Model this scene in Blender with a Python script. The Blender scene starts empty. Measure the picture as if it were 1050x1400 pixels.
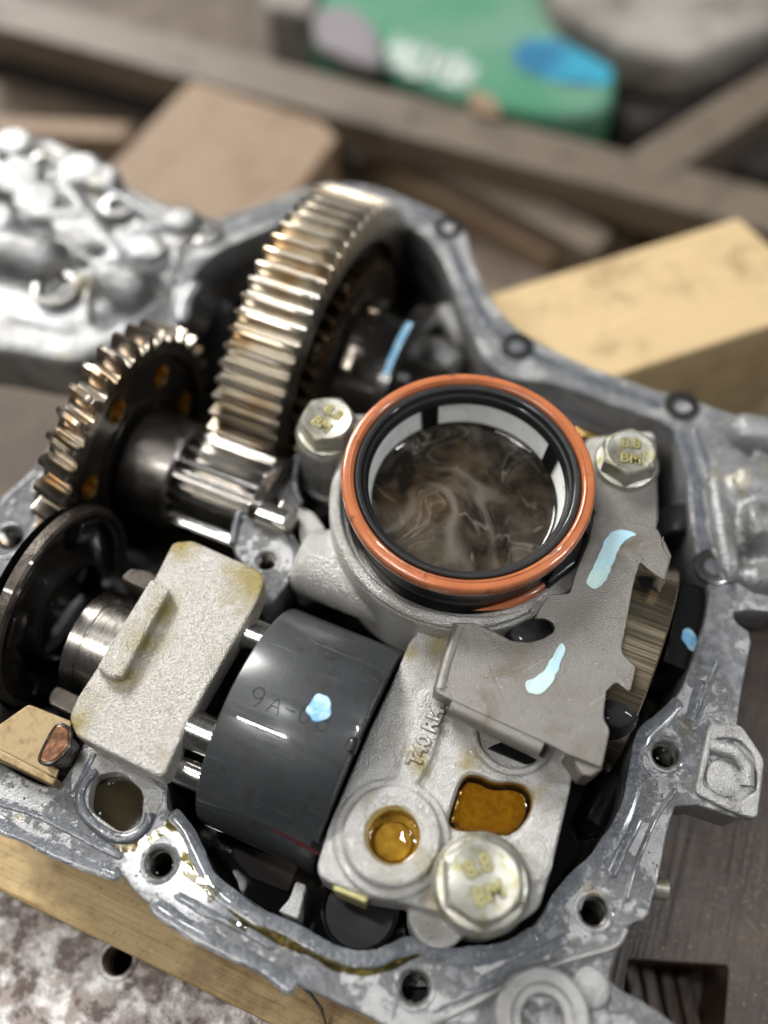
import bpy, bmesh, math, random
from mathutils import Vector, Matrix, noise
random.seed(7)
R_ = math.radians
scene = bpy.context.scene
# ------------------------------------------------------------------ camera, world, lamps (1 unit = 1 cm)
scene.unit_settings.system = 'METRIC'; scene.unit_settings.scale_length = 0.01
CAMH, PITCH, FPX = 26.5, R_(61), 1300.0
cd = bpy.data.cameras.new("camera"); cam = bpy.data.objects.new("camera", cd)
scene.collection.objects.link(cam); scene.camera = cam
cam.location = (0, 0, CAMH); cam.rotation_euler = (math.pi/2 - PITCH, 0, 0)
cd.sensor_fit = 'VERTICAL'; cd.sensor_height = 36; cd.sensor_width = 27; cd.lens = 36*FPX/1400
cd.clip_start = 0.5; cd.clip_end = 2000
cd.dof.use_dof = True; cd.dof.focus_distance = 26.3; cd.dof.aperture_fstop = cd.lens*1e-3/(2*0.56)
cd.dof.aperture_blades = 0

w = bpy.data.worlds.new("World"); scene.world = w; w.use_nodes = True
bg = w.node_tree.nodes['Background']; bg.inputs[0].default_value = (0.93, 0.96, 1.0, 1); bg.inputs[1].default_value = 0.06

def lamp(name, loc, target, sx, sy, power, col, spin=None):
    l = bpy.data.lights.new(name, 'AREA'); l.shape = 'RECTANGLE'; l.size = sx; l.size_y = sy
    l.energy = power; l.color = col
    o = bpy.data.objects.new(name, l); scene.collection.objects.link(o); o.location = loc
    if spin is None: o.rotation_euler = (Vector(target) - Vector(loc)).to_track_quat('-Z', 'Y').to_euler()
    else: o.rotation_euler = (0, 0, spin)
    return o
lamp("window_light", (-130, 215, 170), (0, 15, 0), 95, 65, 1000000, (1.0, 0.98, 0.95))
lamp("ceiling_tube", (-50, 34, 210), None, 22, 9, 70000, (0.98, 0.99, 1.0), R_(-35))
lamp("ceiling_tube", (170, 0, 200), None, 130, 9, 300000, (0.96, 0.98, 1.0), R_(-20))
lamp("ceiling_tube", (-110, -30, 200), None, 120, 9, 260000, (1.0, 0.97, 0.93), R_(-20))
scene.view_settings.view_transform = 'Standard'; scene.view_settings.look = 'None'
scene.view_settings.gamma = 1; scene.view_settings.exposure = 0.2
scene.cycles.max_bounces = 8; scene.cycles.transparent_max_bounces = 12

# ------------------------------------------------------------------ placement helpers
FW = Vector((0, math.cos(PITCH), -math.sin(PITCH))); UP = Vector((0, math.sin(PITCH), math.cos(PITCH))); RT = Vector((1, 0, 0))
CP = Vector((0, 0, CAMH))
def U(u, v, z=0.0):                       # survey: plan position at height z of a spot read off the photograph
    d = RT*(u-525)/FPX + UP*(700-v)/FPX + FW
    return CP + d*((z-CAMH)/d.z)
def UU(pts, z=0.0): return [U(u, v, z).xy.copy() for u, v in pts]
TH = R_(-23)
A = Vector((math.cos(TH), math.sin(TH), 0)); B = Vector((-math.sin(TH), math.cos(TH), 0)); ZZ = Vector((0, 0, 1))
def W(s, t, z): return A*s + B*t + ZZ*z    # gearbox frame: s along the shafts, t across them
def shaft(s, t, z):                        # matrix whose local z runs along the shafts, local x across, local y up
    return Matrix.Translation(W(s, t, z)) @ Matrix(((B.x, 0, A.x, 0), (B.y, 0, A.y, 0), (0, 1, 0, 0), (0, 0, 0, 1)))

# ------------------------------------------------------------------ object helpers
COL = scene.collection
def link(name, me, mat, parent=None, M=None, smooth=35):
    flat = []
    if me.get('plate'):                          # keep the big flat faces flat: crease where they meet the rounded rim
        fn = {}
        for p in me.polygons:
            k = abs(p.normal.z) > .9999
            for e in p.edge_keys: fn.setdefault(e, set()).add(k)
        flat = [e.index for e in me.edges if len(fn.get(e.key, ())) == 2]
    if M is not None: me.transform(M)
    if mat is not None:
        me.materials.clear(); me.materials.append(mat)
    if smooth is not None:
        for p in me.polygons: p.use_smooth = True
        me.set_sharp_from_angle(angle=R_(smooth))
        for i in flat: me.edges[i].use_edge_sharp = True
    o = bpy.data.objects.new(name, me); COL.objects.link(o)
    if parent is not None:
        r = parent; off = Vector()
        while r is not None: off += r.location; r = r.parent
        me.transform(Matrix.Translation(-off)); o.parent = parent
    else:
        vs = [v.co for v in me.vertices]
        c = sum(vs, Vector())/max(1, len(vs)); c.z = min(v.z for v in vs)
        me.transform(Matrix.Translation(-c)); o.location = c
    me.name = name
    return o
def tag(o, label=None, cat=None, group=None, kind=None):
    if label: o['label'] = label
    if cat: o['category'] = cat
    if group: o['group'] = group
    if kind: o['kind'] = kind
    return o
def empty(name, loc, label, cat, group=None):
    o = bpy.data.objects.new(name, None); COL.objects.link(o); o.location = loc; o.empty_display_size = .5
    return tag(o, label, cat, group)

# ------------------------------------------------------------------ outline helpers
def chaikin(p, n=2, closed=True):
    for _ in range(n):
        q = []; m = len(p)
        for i in range(m if closed else m-1):
            a, b = p[i], p[(i+1) % m]
            q += [a*.75+b*.25, a*.25+b*.75]
        if not closed: q = [p[0]] + q + [p[-1]]
        p = q
    return p
def rnd(p, r, k=4):                        # round every corner with radius about r
    out = []; n = len(p)
    for i in range(n):
        a, b, c = p[i-1], p[i], p[(i+1) % n]
        d1, d2 = (a-b), (c-b); l1, l2 = d1.length, d2.length
        rr = min(r, l1*.45, l2*.45)
        s, e = b+d1.normalized()*rr, b+d2.normalized()*rr
        for j in range(k+1):
            u = j/k; out.append(s*(1-u)**2+b*2*u*(1-u)+e*u*u)
    return out
def dense(p, step, closed=True):
    out = []; n = len(p)
    for i in range(n if closed else n-1):
        a, b = p[i], p[(i+1) % n]; k = max(1, int((b-a).length/step))
        for j in range(k): out.append(a.lerp(b, j/k))
    if not closed: out.append(p[-1])
    return out
def area2(p): return sum(p[i-1].x*p[i].y-p[i].x*p[i-1].y for i in range(len(p)))
def offset(p, d):                          # outward by d
    s = 1 if area2(p) > 0 else -1; n = len(p); out = []
    for i in range(n):
        t = (p[(i+1) % n]-p[i-1]); t = t.normalized() if t.length > 1e-9 else Vector((1, 0))
        out.append(p[i]+Vector((t.y, -t.x))*d*s)
    return out
def rough(p, amp, freq=2.0, seed=0):
    n = len(p); out = []
    for i in range(n):
        t = p[(i+1) % n]-p[i-1]; t = t.normalized() if t.length > 1e-9 else Vector((1, 0))
        out.append(p[i]+Vector((t.y, -t.x))*amp*noise.noise(Vector((p[i].x*freq, p[i].y*freq, seed))))
    return out
def circ(c, r, n=40, a0=0): return [Vector((c[0]+r*math.cos(a0+i*2*math.pi/n), c[1]+r*math.sin(a0+i*2*math.pi/n))) for i in range(n)]

def plate(loops, z0, z1, bev=.04, res=2):  # solid plate with rounded rims; loops[0] outline, others holes
    cu = bpy.data.curves.new('c', 'CURVE'); cu.dimensions = '2D'; cu.fill_mode = 'BOTH'
    cu.extrude = max(1e-4, (z1-z0)/2-bev); cu.bevel_depth = bev; cu.bevel_resolution = res; cu.offset = -bev
    for lp in loops:
        sp = cu.splines.new('POLY'); sp.points.add(len(lp)-1)
        for i, p in enumerate(lp): sp.points[i].co = (p[0], p[1], 0, 1)
        sp.use_cyclic_u = True
    ob = bpy.data.objects.new('c', cu); COL.objects.link(ob)
    me = bpy.data.meshes.new_from_object(ob.evaluated_get(bpy.context.evaluated_depsgraph_get()))
    bpy.data.objects.remove(ob); bpy.data.curves.remove(cu)
    me.transform(Matrix.Translation((0, 0, (z0+z1)/2)))
    bm = bmesh.new(); bm.from_mesh(me); bmesh.ops.remove_doubles(bm, verts=bm.verts, dist=1e-4)
    bmesh.ops.recalc_face_normals(bm, faces=bm.faces)
    bm.to_mesh(me); bm.free(); me['plate'] = 1
    return me
def from_py(vs, fs):
    me = bpy.data.meshes.new('m'); me.from_pydata([tuple(v) for v in vs], [], fs); me.update()
    bm = bmesh.new(); bm.from_mesh(me); bmesh.ops.recalc_face_normals(bm, faces=bm.faces); bm.to_mesh(me); bm.free()
    return me
def lathe(prof, n=64, M=None, closed=False, a0=0, a1=2*math.pi, wob=None):
    full = abs(a1-a0-2*math.pi) < 1e-6; k = n if full else n+1; m = len(prof); vs = []; fs = []
    for i in range(k):
        a = a0+(a1-a0)*i/n
        for r, h in prof:
            rr = r*(1+(wob(a, h) if wob else 0)); vs.append((rr*math.cos(a), rr*math.sin(a), h))
    for i in range(n):
        i2 = (i+1) % k
        for j in range(m if closed else m-1):
            j2 = (j+1) % m; fs.append((i*m+j, i2*m+j, i2*m+j2, i*m+j2))
    bm = bmesh.new(); bv = [bm.verts.new(v) for v in vs]
    for f_ in fs:
        try: bm.faces.new([bv[q] for q in f_])
        except ValueError: pass
    bmesh.ops.remove_doubles(bm, verts=bm.verts, dist=1e-5)
    bmesh.ops.recalc_face_normals(bm, faces=bm.faces)
    me = bpy.data.meshes.new('m'); bm.to_mesh(me); bm.free()
    if M is not None: me.transform(M)
    return me
def join(*ms):
    bm = bmesh.new()
    for m in ms: bm.from_mesh(m)
    me = bpy.data.meshes.new('m'); bm.to_mesh(me); bm.free(); return me
def box(x0, x1, y0, y1, z0, z1, bev=.05, M=None):
    me = plate([rnd([Vector((x0, y0)), Vector((x1, y0)), Vector((x1, y1)), Vector((x0, y1))], min(bev*2, .4*min(x1-x0, y1-y0)))], z0, z1, bev)
    if M is not None: me.transform(M)
    return me
def tube(path, rad, n=10, M=None, cap=True):   # path of 3D points, rad number or list
    vs = []; fs = []; m = len(path)
    for i, p in enumerate(path):
        t = (path[min(i+1, m-1)]-path[max(i-1, 0)]).normalized()
        a = t.cross(Vector((0, 0, 1))) if abs(t.z) < .9 else t.cross(Vector((0, 1, 0))); a.normalize(); b = a.cross(t)
        r = rad[i] if isinstance(rad, list) else rad
        for k in range(n):
            an = 2*math.pi*k/n; vs.append(p+(a*math.cos(an)+b*math.sin(an))*r)
    for i in range(m-1):
        for k in range(n): fs.append((i*n+k, i*n+(k+1) % n, (i+1)*n+(k+1) % n, (i+1)*n+k))
    if cap: fs += [tuple(range(n)), tuple(range((m-1)*n, m*n))]
    me = from_py(vs, fs)
    if M is not None: me.transform(M)
    return me
def ribbon(path, wid, h, z, seed=0, amp=.3, step=.12):   # domed bead of sealant on a flat face
    path = dense(chaikin(path, 2, False), step, False); m = len(path); vs = []; fs = []; n = 7
    for i, p in enumerate(path):
        t = (path[min(i+1, m-1)]-path[max(i-1, 0)]).normalized(); nn = Vector((-t.y, t.x))
        e = min(1, min(i, m-1-i)*step/(wid*.6)+.05); e = math.sqrt(max(.02, 1-(1-e)**2))
        w1 = wid*.5*e*(1+amp*noise.noise(Vector((p.x*1.1, p.y*1.1, seed)))+amp*.25*noise.noise(Vector((p.x*5, p.y*5, seed+3))))
        w2 = wid*.5*e*(1+amp*noise.noise(Vector((p.x*1.1, p.y*1.1, seed+9)))+amp*.25*noise.noise(Vector((p.x*5, p.y*5, seed+5))))
        hh = h*e*(1+.35*noise.noise(Vector((p.x*2.2, p.y*2.2, seed+20))))
        for k in range(n):
            u = -1+2*k/(n-1); q = p+nn*(u*w1 if u > 0 else u*w2)
            vs.append((q.x, q.y, z-.01+(hh+.01)*math.sqrt(max(0, 1-u*u))))
    for i in range(m-1):
        for k in range(n-1): fs.append((i*n+k, i*n+k+1, (i+1)*n+k+1, (i+1)*n+k))
        fs.append((i*n+n-1, i*n, (i+1)*n, (i+1)*n+n-1))
    return from_py(vs, fs)
def remesh(me, voxel, it=4, fac=.5):
    o = bpy.data.objects.new('r', me); COL.objects.link(o)
    m = o.modifiers.new('r', 'REMESH'); m.mode = 'VOXEL'; m.voxel_size = voxel; m.adaptivity = 0
    s = o.modifiers.new('s', 'SMOOTH'); s.factor = fac; s.iterations = it
    r = bpy.data.meshes.new_from_object(o.evaluated_get(bpy.context.evaluated_depsgraph_get()))
    bpy.data.objects.remove(o); return r
def text(body, size, ext, M, bev=0.0, off=0.0):
    cu = bpy.data.curves.new('t', 'FONT'); cu.body = body; cu.size = size; cu.extrude = ext; cu.align_x = 'CENTER'; cu.align_y = 'CENTER'
    cu.bevel_depth = bev; cu.offset = off; cu.bevel_resolution = 1; cu.resolution_u = 4
    ob = bpy.data.objects.new('t', cu); COL.objects.link(ob)
    me = bpy.data.meshes.new_from_object(ob.evaluated_get(bpy.context.evaluated_depsgraph_get()))
    bpy.data.objects.remove(ob); me.transform(M); return me
def rotz(x, y, z, a): return Matrix.Translation((x, y, z)) @ Matrix.Rotation(a, 4, 'Z')

# ------------------------------------------------------------------ materials
def mat(name, base, metal=0, rough=.5, n1=None, n2=None, bump=None, rvar=None, coat=0, spec=.5, speck=None, extra=None, aniso=0):
    """n1/n2: (colour, scale, lo, hi, detail) patches mixed over base; bump: list of (scale, distance, detail); rvar: (scale, amount)"""
    m = bpy.data.materials.new(name); m.use_nodes = True; nt = m.node_tree; N = nt.nodes; L = nt.links
    p = N['Principled BSDF']; p.inputs['Metallic'].default_value = metal; p.inputs['Roughness'].default_value = rough
    p.inputs['Coat Weight'].default_value = coat; p.inputs['Coat Roughness'].default_value = .04; p.inputs['Specular IOR Level'].default_value = spec
    if aniso: p.inputs['Anisotropic'].default_value = aniso
    geo = N.new('ShaderNodeNewGeometry'); pos = geo.outputs['Position']
    col = None
    def noi(scale, det=4, rgh=.6, dist=0, vec=None):
        t = N.new('ShaderNodeTexNoise'); t.inputs['Scale'].default_value = scale; t.inputs['Detail'].default_value = det
        t.inputs['Roughness'].default_value = rgh; t.inputs['Distortion'].default_value = dist; L.new(vec or pos, t.inputs['Vector']); return t.outputs['Fac']
    def ramp(fac, lo, hi):
        r = N.new('ShaderNodeMapRange'); r.inputs[1].default_value = lo; r.inputs[2].default_value = hi; L.new(fac, r.inputs[0]); return r.outputs[0]
    def mix(fac, a, b):
        x = N.new('ShaderNodeMix'); x.data_type = 'RGBA'
        if isinstance(fac, float): x.inputs[0].default_value = fac
        else: L.new(fac, x.inputs[0])
        for s, v in ((6, a), (7, b)):
            if isinstance(v, tuple): x.inputs[s].default_value = (*v[:3], 1)
            else: L.new(v, x.inputs[s])
        return x.outputs[2]
    col = base
    facs = []
    for q in (n1, n2):
        if q:
            c, sc, lo, hi, det = q
            f = ramp(noi(sc, det), lo, hi); facs.append(f); col = mix(f, col, c)
    if speck:                                   # (colour, scale, threshold)
        f = ramp(noi(speck[1], 2), speck[2], speck[2]+.06); col = mix(f, col, speck[0])
    if isinstance(col, tuple): p.inputs['Base Color'].default_value = (*col[:3], 1)
    else: L.new(col, p.inputs['Base Color'])
    if rvar:
        f = noi(rvar[0], 5); r = N.new('ShaderNodeMapRange'); r.inputs[1].default_value = .3; r.inputs[2].default_value = .7
        r.inputs[3].default_value = max(.01, rough-rvar[1]); r.inputs[4].default_value = min(1, rough+rvar[1]); L.new(f, r.inputs[0]); L.new(r.outputs[0], p.inputs['Roughness'])
    prev = None
    for (sc, d, det) in (bump or []):
        b = N.new('ShaderNodeBump'); b.inputs['Strength'].default_value = 1; b.inputs['Distance'].default_value = d
        L.new(noi(sc, det), b.inputs['Height'])
        if prev: L.new(prev, b.inputs['Normal'])
        prev = b.outputs[0]
    if prev: L.new(prev, p.inputs['Normal'])
    if extra: extra(dict(N=N, L=L, p=p, pos=pos, noi=noi, ramp=ramp, mix=mix, col=col, facs=facs, bump=prev))
    return m
def stretched(k, axis, vec):                    # streak coordinates: squeeze along one world direction
    N, L = k['N'], k['L']
    mp = N.new('ShaderNodeMapping'); mp.vector_type = 'TEXTURE'
    mp.inputs['Rotation'].default_value = (0, 0, axis); mp.inputs['Scale'].default_value = vec
    L.new(k['pos'], mp.inputs['Vector']); return mp.outputs[0]
def brushed(axis, sc, amt, bd):
    def f(k):
        v = stretched(k, axis, (12, .25, .25)); n = k['noi'](sc, 3, .7, 0, v)
        r = k['N'].new('ShaderNodeMapRange'); r.inputs[1].default_value = .3; r.inputs[2].default_value = .7
        base = k['p'].inputs['Roughness'].default_value
        r.inputs[3].default_value = max(.03, base-amt); r.inputs[4].default_value = base+amt
        k['L'].new(n, r.inputs[0]); k['L'].new(r.outputs[0], k['p'].inputs['Roughness'])
        b = k['N'].new('ShaderNodeBump'); b.inputs['Distance'].default_value = bd; b.inputs['Strength'].default_value = 1
        k['L'].new(n, b.inputs['Height'])
        if k['bump']: k['L'].new(k['bump'], b.inputs['Normal'])
        k['L'].new(b.outputs[0], k['p'].inputs['Normal'])
    return f

def swirl_extra(k):
    N, L = k['N'], k['L']
    v = N.new('ShaderNodeVectorMath'); v.operation = 'SUBTRACT'; L.new(k['pos'], v.inputs[0]); v.inputs[1].default_value = (3.4, 15.2, 0)
    nz = N.new('ShaderNodeTexNoise'); nz.inputs['Scale'].default_value = .33; nz.inputs['Detail'].default_value = 1; nz.inputs['Distortion'].default_value = .6; L.new(v.outputs[0], nz.inputs['Vector'])
    a = N.new('ShaderNodeVectorMath'); a.operation = 'MULTIPLY_ADD'; L.new(nz.outputs['Color'], a.inputs[0]); a.inputs[1].default_value = (7.5, 7.5, 0); L.new(v.outputs[0], a.inputs[2])
    def wave(sc, dist, lo, pwr):
        wv = N.new('ShaderNodeTexWave'); wv.wave_type = 'RINGS'; wv.rings_direction = 'Z'; wv.inputs['Scale'].default_value = sc
        wv.inputs['Distortion'].default_value = dist; wv.inputs['Detail'].default_value = 3; wv.inputs['Detail Scale'].default_value = .7; wv.inputs['Detail Roughness'].default_value = .6
        L.new(a.outputs[0], wv.inputs['Vector'])
        f = k['ramp'](wv.outputs['Fac'], lo, 1.0); pw = N.new('ShaderNodeMath'); pw.operation = 'POWER'; L.new(f, pw.inputs[0]); pw.inputs[1].default_value = pwr; return pw.outputs[0]
    def mul(x, y):
        m_ = N.new('ShaderNodeMath'); m_.operation = 'MULTIPLY'
        for q, v_ in ((0, x), (1, y)):
            if isinstance(v_, float): m_.inputs[q].default_value = v_
            else: L.new(v_, m_.inputs[q])
        return m_.outputs[0]
    msk = k['ramp'](k['noi'](.38, 2), .40, .60); msk2 = k['ramp'](k['noi'](.8, 3), .35, .65); msk3 = k['ramp'](k['noi'](.7, 3, .6, 1.5), .42, .66)
    c = k['mix'](mul(mul(msk3, msk), .5), k['col'], (.085, .072, .055))
    c = k['mix'](mul(mul(wave(.20, 2.0, .3, 2.4), msk), .55), c, (.17, .15, .125))
    c = k['mix'](mul(mul(k['ramp'](k['noi'](9, 5, .75, 0, a.outputs[0]), .5, .7), msk), .22), c, (.24, .21, .18))
    for sc, wd, am in ((.45, .022, .36), (.9, .015, .12)):         # thin silvery filaments
        n_ = k['noi'](sc, 3, .5, .8, a.outputs[0]); sb = N.new('ShaderNodeMath'); sb.operation = 'SUBTRACT'; L.new(n_, sb.inputs[0]); sb.inputs[1].default_value = .5
        ab = N.new('ShaderNodeMath'); ab.operation = 'ABSOLUTE'; L.new(sb.outputs[0], ab.inputs[0])
        c = k['mix'](mul(mul(k['ramp'](ab.outputs[0], wd, .0), msk2), am), c, (.30, .275, .24))
    L.new(c, k['p'].inputs['Base Color'])

def stains(spots, colr):                          # oil stains that stay where they are: (place, radius)
    def f(k):
        N, L = k['N'], k['L']; c = k['col']; nz = k['noi'](2.4, 5, .65)
        for p_, rad in spots:
            d = N.new('ShaderNodeVectorMath'); d.operation = 'DISTANCE'; L.new(k['pos'], d.inputs[0]); d.inputs[1].default_value = tuple(p_)
            q = N.new('ShaderNodeMath'); q.operation = 'MULTIPLY_ADD'; L.new(nz, q.inputs[0]); q.inputs[1].default_value = rad*1.5; L.new(d.outputs['Value'], q.inputs[2])
            c = k['mix'](k['ramp'](q.outputs[0], rad*1.75, rad*.9), c, colr)
        L.new(c, k['p'].inputs['Base Color'])
    return f
def scuffs(k):
    c = k['col']
    for ang, sc, th, col in ((R_(30), 1.6, .66, (.40, .375, .335)), (R_(-70), 1.3, .68, (.17, .155, .13)), (R_(80), 2.0, .70, (.42, .40, .36))):
        c = k['mix'](k['ramp'](k['noi'](sc, 4, .6, 0, stretched(k, ang, (4.5, .16, .16))), th, th+.05), c, col)
    c = k['mix'](k['ramp'](k['noi'](.7, 5, .6, .8), .52, .72), c, (.14, .12, .085))
    k['L'].new(c, k['p'].inputs['Base Color'])
def streaky(ang, dark, sc=1.2):
    def f(k):
        c = k['mix'](k['ramp'](k['noi'](sc, 4, .6, 0, stretched(k, ang, (2.5, .12, .12))), .5, .68), k['col'], dark); k['L'].new(c, k['p'].inputs['Base Color'])
    return f
M = {}
M['cast'] = mat('cast_aluminium', (.43, .43, .425), .62, .38, n1=((.26, .25, .235), 1.1, .42, .65, 6), n2=((.38, .33, .20), .8, .6, .8, 4),
    bump=[(20, .05, 3), (7, .02, 3)], rvar=(3, .10), speck=((.75, .75, .75), 30, .62))
M['body'] = mat('pump_casting', (.60, .59, .57), .62, .37, n1=((.48, .46, .41), .9, .45, .7, 5), n2=((.40, .34, .17), 1.3, .64, .78, 4),
    bump=[(20, .08, 2), (9, .012, 3)], rvar=(2.5, .09), speck=((.78, .77, .75), 26, .6), coat=.2, extra=stains([(U(600, 885, 1), .5), (U(560, 890, 1), .4), (U(580, 1180, 1.2), .5), (U(640, 1125, 1), .4), (U(725, 1085, 1), .35), (U(575, 1040, 1.2), .5), (U(640, 1040, 1), .5), (U(600, 1230, 1), .5)], (.42, .37, .22)))
M['sand'] = mat('sand_cast_steel', (.68, .65, .60), .6, .38, n1=((.40, .345, .19), .45, .52, .68, 4), n2=((.48, .46, .42), 19, .45, .65, 3), bump=[(17, .07, 2), (32, .04, 2)], speck=((.72, .71, .70), 22, .6), rvar=(6, .1), extra=stains([(U(350, 790, 1.5), 1.2), (U(222, 835, 1.5), .6), (U(195, 880, 1.5), .6), (U(170, 925, 1.5), .6), (U(250, 745, 1.5), .7), (U(104, 990, 1.5), .5)], (.40, .33, .14)))
def flange_extra(k):
    N, L = k['N'], k['L']
    pit = k['ramp'](k['noi'](17, 3, .7), .54, .70); c = k['mix'](pit, k['col'], (.26, .26, .262))
    big = k['noi'](.55, 4, .6); fine = k['noi'](5.5, 6, .75)
    ad = N.new('ShaderNodeMath'); ad.operation = 'MULTIPLY_ADD'; L.new(fine, ad.inputs[0]); ad.inputs[1].default_value = .55; L.new(big, ad.inputs[2])
    f = k['ramp'](ad.outputs[0], .74, .86)
    sc = k['mix'](k['ramp'](k['noi'](2.2, 4), .4, .65), (.10, .105, .115), (.19, .195, .205))
    c = k['mix'](f, c, sc)
    f3 = k['ramp'](k['noi'](.42, 3), .64, .72); c = k['mix'](f3, c, (.21, .175, .075))
    L.new(c, k['p'].inputs['Base Color'])
    mt = N.new('ShaderNodeMapRange'); L.new(f, mt.inputs[0]); mt.inputs[3].default_value = .6; mt.inputs[4].default_value = .0; L.new(mt.outputs[0], k['p'].inputs['Metallic'])
    rr = N.new('ShaderNodeMapRange'); L.new(f3, rr.inputs[0]); rr.inputs[3].default_value = .38; rr.inputs[4].default_value = .10; L.new(rr.outputs[0], k['p'].inputs['Roughness'])
    b = N.new('ShaderNodeBump'); b.inputs['Distance'].default_value = .03; L.new(f, b.inputs['Height']); L.new(k['bump'], b.inputs['Normal']); L.new(b.outputs[0], k['p'].inputs['Normal'])
M['flange'] = mat('gasket_face', (.37, .37, .368), .5, .36, n1=((.25, .25, .252), 1.2, .45, .65, 6), bump=[(18, .03, 3)], coat=.25, extra=flange_extra)
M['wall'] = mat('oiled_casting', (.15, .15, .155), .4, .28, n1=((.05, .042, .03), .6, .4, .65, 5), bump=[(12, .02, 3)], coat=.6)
M['seal'] = mat('grey_sealant', (.085, .093, .105), 0, .26, n1=((.15, .158, .17), 1.8, .45, .7, 5), bump=[(3, .06, 4)], coat=.35, speck=((.34, .34, .33), 9, .66), rvar=(2, .15))
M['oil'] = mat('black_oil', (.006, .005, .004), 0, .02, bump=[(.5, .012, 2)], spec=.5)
M['oliveoil'] = mat('olive_black_oil', (.030, .024, .012), 0, .03, spec=.3)
M['oilpool'] = mat('swirled_oil', (.010, .008, .005), 0, .03, n1=((.085, .042, .012), .35, .54, .72, 3), n2=((.05, .04, .028), .7, .45, .75, 4), extra=swirl_extra)
M['steel'] = mat('polished_steel', (.46, .445, .42), 1, .19, extra=brushed(R_(67), 3, .05, .0015))
M['collar'] = mat('ground_steel', (.33, .31, .28), 1, .26, extra=brushed(R_(67), 4, .06, .0015), coat=.3)
M['sleeve'] = mat('grey_steel', (.20, .185, .17), 1, .36, bump=[(3, .008, 4)], rvar=(2, .08), coat=.3)
M['gear'] = mat('oily_gear_steel', (.48, .445, .385), 1, .33, n1=((.38, .30, .20), .7, .45, .7, 2))
M['gear2'] = mat('gold_gear_steel', (.31, .275, .23), 1, .27, n1=((.33, .22, .11), .9, .5, .7, 2))
M['dark'] = mat('oiled_dark_steel', (.030, .026, .022), .6, .22, n1=((.09, .06, .03), 1.2, .55, .75, 5), bump=[(5, .02, 3)], coat=.6)
M['disk'] = mat('dark_pressed_steel', (.018, .016, .014), .4, .25, n1=((.04, .035, .028), 1, .5, .75, 5), bump=[(4, .012, 3)], coat=.35)
M['rimdisk'] = mat('worn_disk_rim', (.075, .062, .05), .6, .42, n1=((.03, .025, .02), 2, .45, .65, 5), bump=[(9, .02, 3)], coat=.4)
M['black'] = mat('black_plastic', (.005, .005, .006), 0, .3, coat=.2, spec=.3)
M['rubber'] = mat('black_rubber', (.008, .008, .009), 0, .4, bump=[(30, .02, 2)], coat=.22, spec=.3)
M['orange'] = mat('orange_rubber', (.46, .15, .06), 0, .24, n1=((.40, .125, .05), 1.5, .42, .62, 4), n2=((.20, .08, .045), 2.2, .60, .68, 6), coat=.5, bump=[(1.2, .03, 3)])
M['mesh'] = mat('strainer_mesh', (.86, .88, .85), 0, .5, n1=((.66, .67, .65), 1.5, .5, .75, 5), speck=((.12, .11, .09), 7, .68), bump=[(40, .01, 1)])
def drum_extra(k):
    v = stretched(k, TH, (5, .6, .6)); f = k['ramp'](k['noi'](1.2, 3, .55, 0, v), .5, .62)
    r = k['N'].new('ShaderNodeMapRange'); r.inputs[3].default_value = .24; r.inputs[4].default_value = .04
    c = k['mix'](k['ramp'](k['noi'](2.2, 3, .6, 0, stretched(k, TH, (6, .12, .12))), .66, .70), k['col'], (.07, .075, .08))
    c = k['mix'](k['ramp'](k['noi'](2.5, 3, .6, 0, stretched(k, TH+1.2, (2.5, .1, .1))), .70, .73), c, (.06, .065, .07)); k['L'].new(c, k['p'].inputs['Base Color'])
    k['L'].new(f, r.inputs[0]); k['L'].new(r.outputs[0], k['p'].inputs['Coat Roughness'])
M['drum'] = mat('dark_grey_enamel', (.024, .028, .031), 0, .55, n1=((.038, .043, .047), .8, .4, .7, 4), n2=((.020, .019, .017), 1.6, .5, .68, 5), speck=((.012, .013, .015), 9, .64), bump=[(1.2, .02, 2), (14, .006, 3)], coat=.8, extra=drum_extra)
M['bracket'] = mat('stamped_steel', (.225, .212, .195), .55, .36, n1=((.185, .17, .145), .6, .45, .7, 5), bump=[(24, .02, 2)], rvar=(1.2, .08), coat=.15, speck=((.42, .4, .36), 12, .73), extra=scuffs)
M['zinc'] = mat('zinc_plated_steel', (.43, .42, .37), .75, .36, n1=((.30, .285, .14), 2.6, .5, .7, 4), bump=[(12, .012, 4)], rvar=(4, .1))
M['zinclet'] = mat('yellow_zinc', (.45, .41, .19), .6, .34, bump=[(20, .01, 2)])
M['brass'] = mat('brushed_brass', (.46, .385, .265), 1, .26, extra=brushed(TH, 3, .1, .006))
M['gold'] = mat('gold_bronze', (.55, .37, .13), 1, .26, n1=((.32, .19, .06), 2.5, .5, .7, 3))
M['goldfloor'] = mat('bronze_grain', (.56, .45, .18), .15, .45, n1=((.42, .30, .10), 5, .42, .62, 5), bump=[(8, .02, 3)])
M['tanplate'] = mat('tan_plated_steel', (.30, .22, .115), .5, .38, bump=[(10, .012, 4)], n1=((.2, .135, .065), 3, .5, .7, 4))
M['copper'] = mat('copper_pin', (.19, .085, .045), .7, .28, n1=((.08, .04, .02), 4, .45, .65, 4), bump=[(4, .02, 3)], coat=.5)
M['blue'] = mat('blue_paint', (.16, .42, .68), 0, .4, n1=((.45, .66, .78), 3, .42, .6, 4), bump=[(9, .02, 3)])
M['cyan'] = mat('pale_blue_paint', (.50, .68, .66), 0, .45, n1=((.38, .62, .74), .7, .5, .62, 3), n2=((.18, .45, .72), 3.5, .68, .74, 3), bump=[(8, .015, 3)], extra=streaky(R_(62), (.40, .52, .50)))
M['recessbrown'] = mat('dark_brown_recess', (.12, .07, .02), 0, .2)  # darker brown for the recess wall and floor
M['residue'] = mat('oil_residue', (.11, .095, .045), 0, .25)
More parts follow.
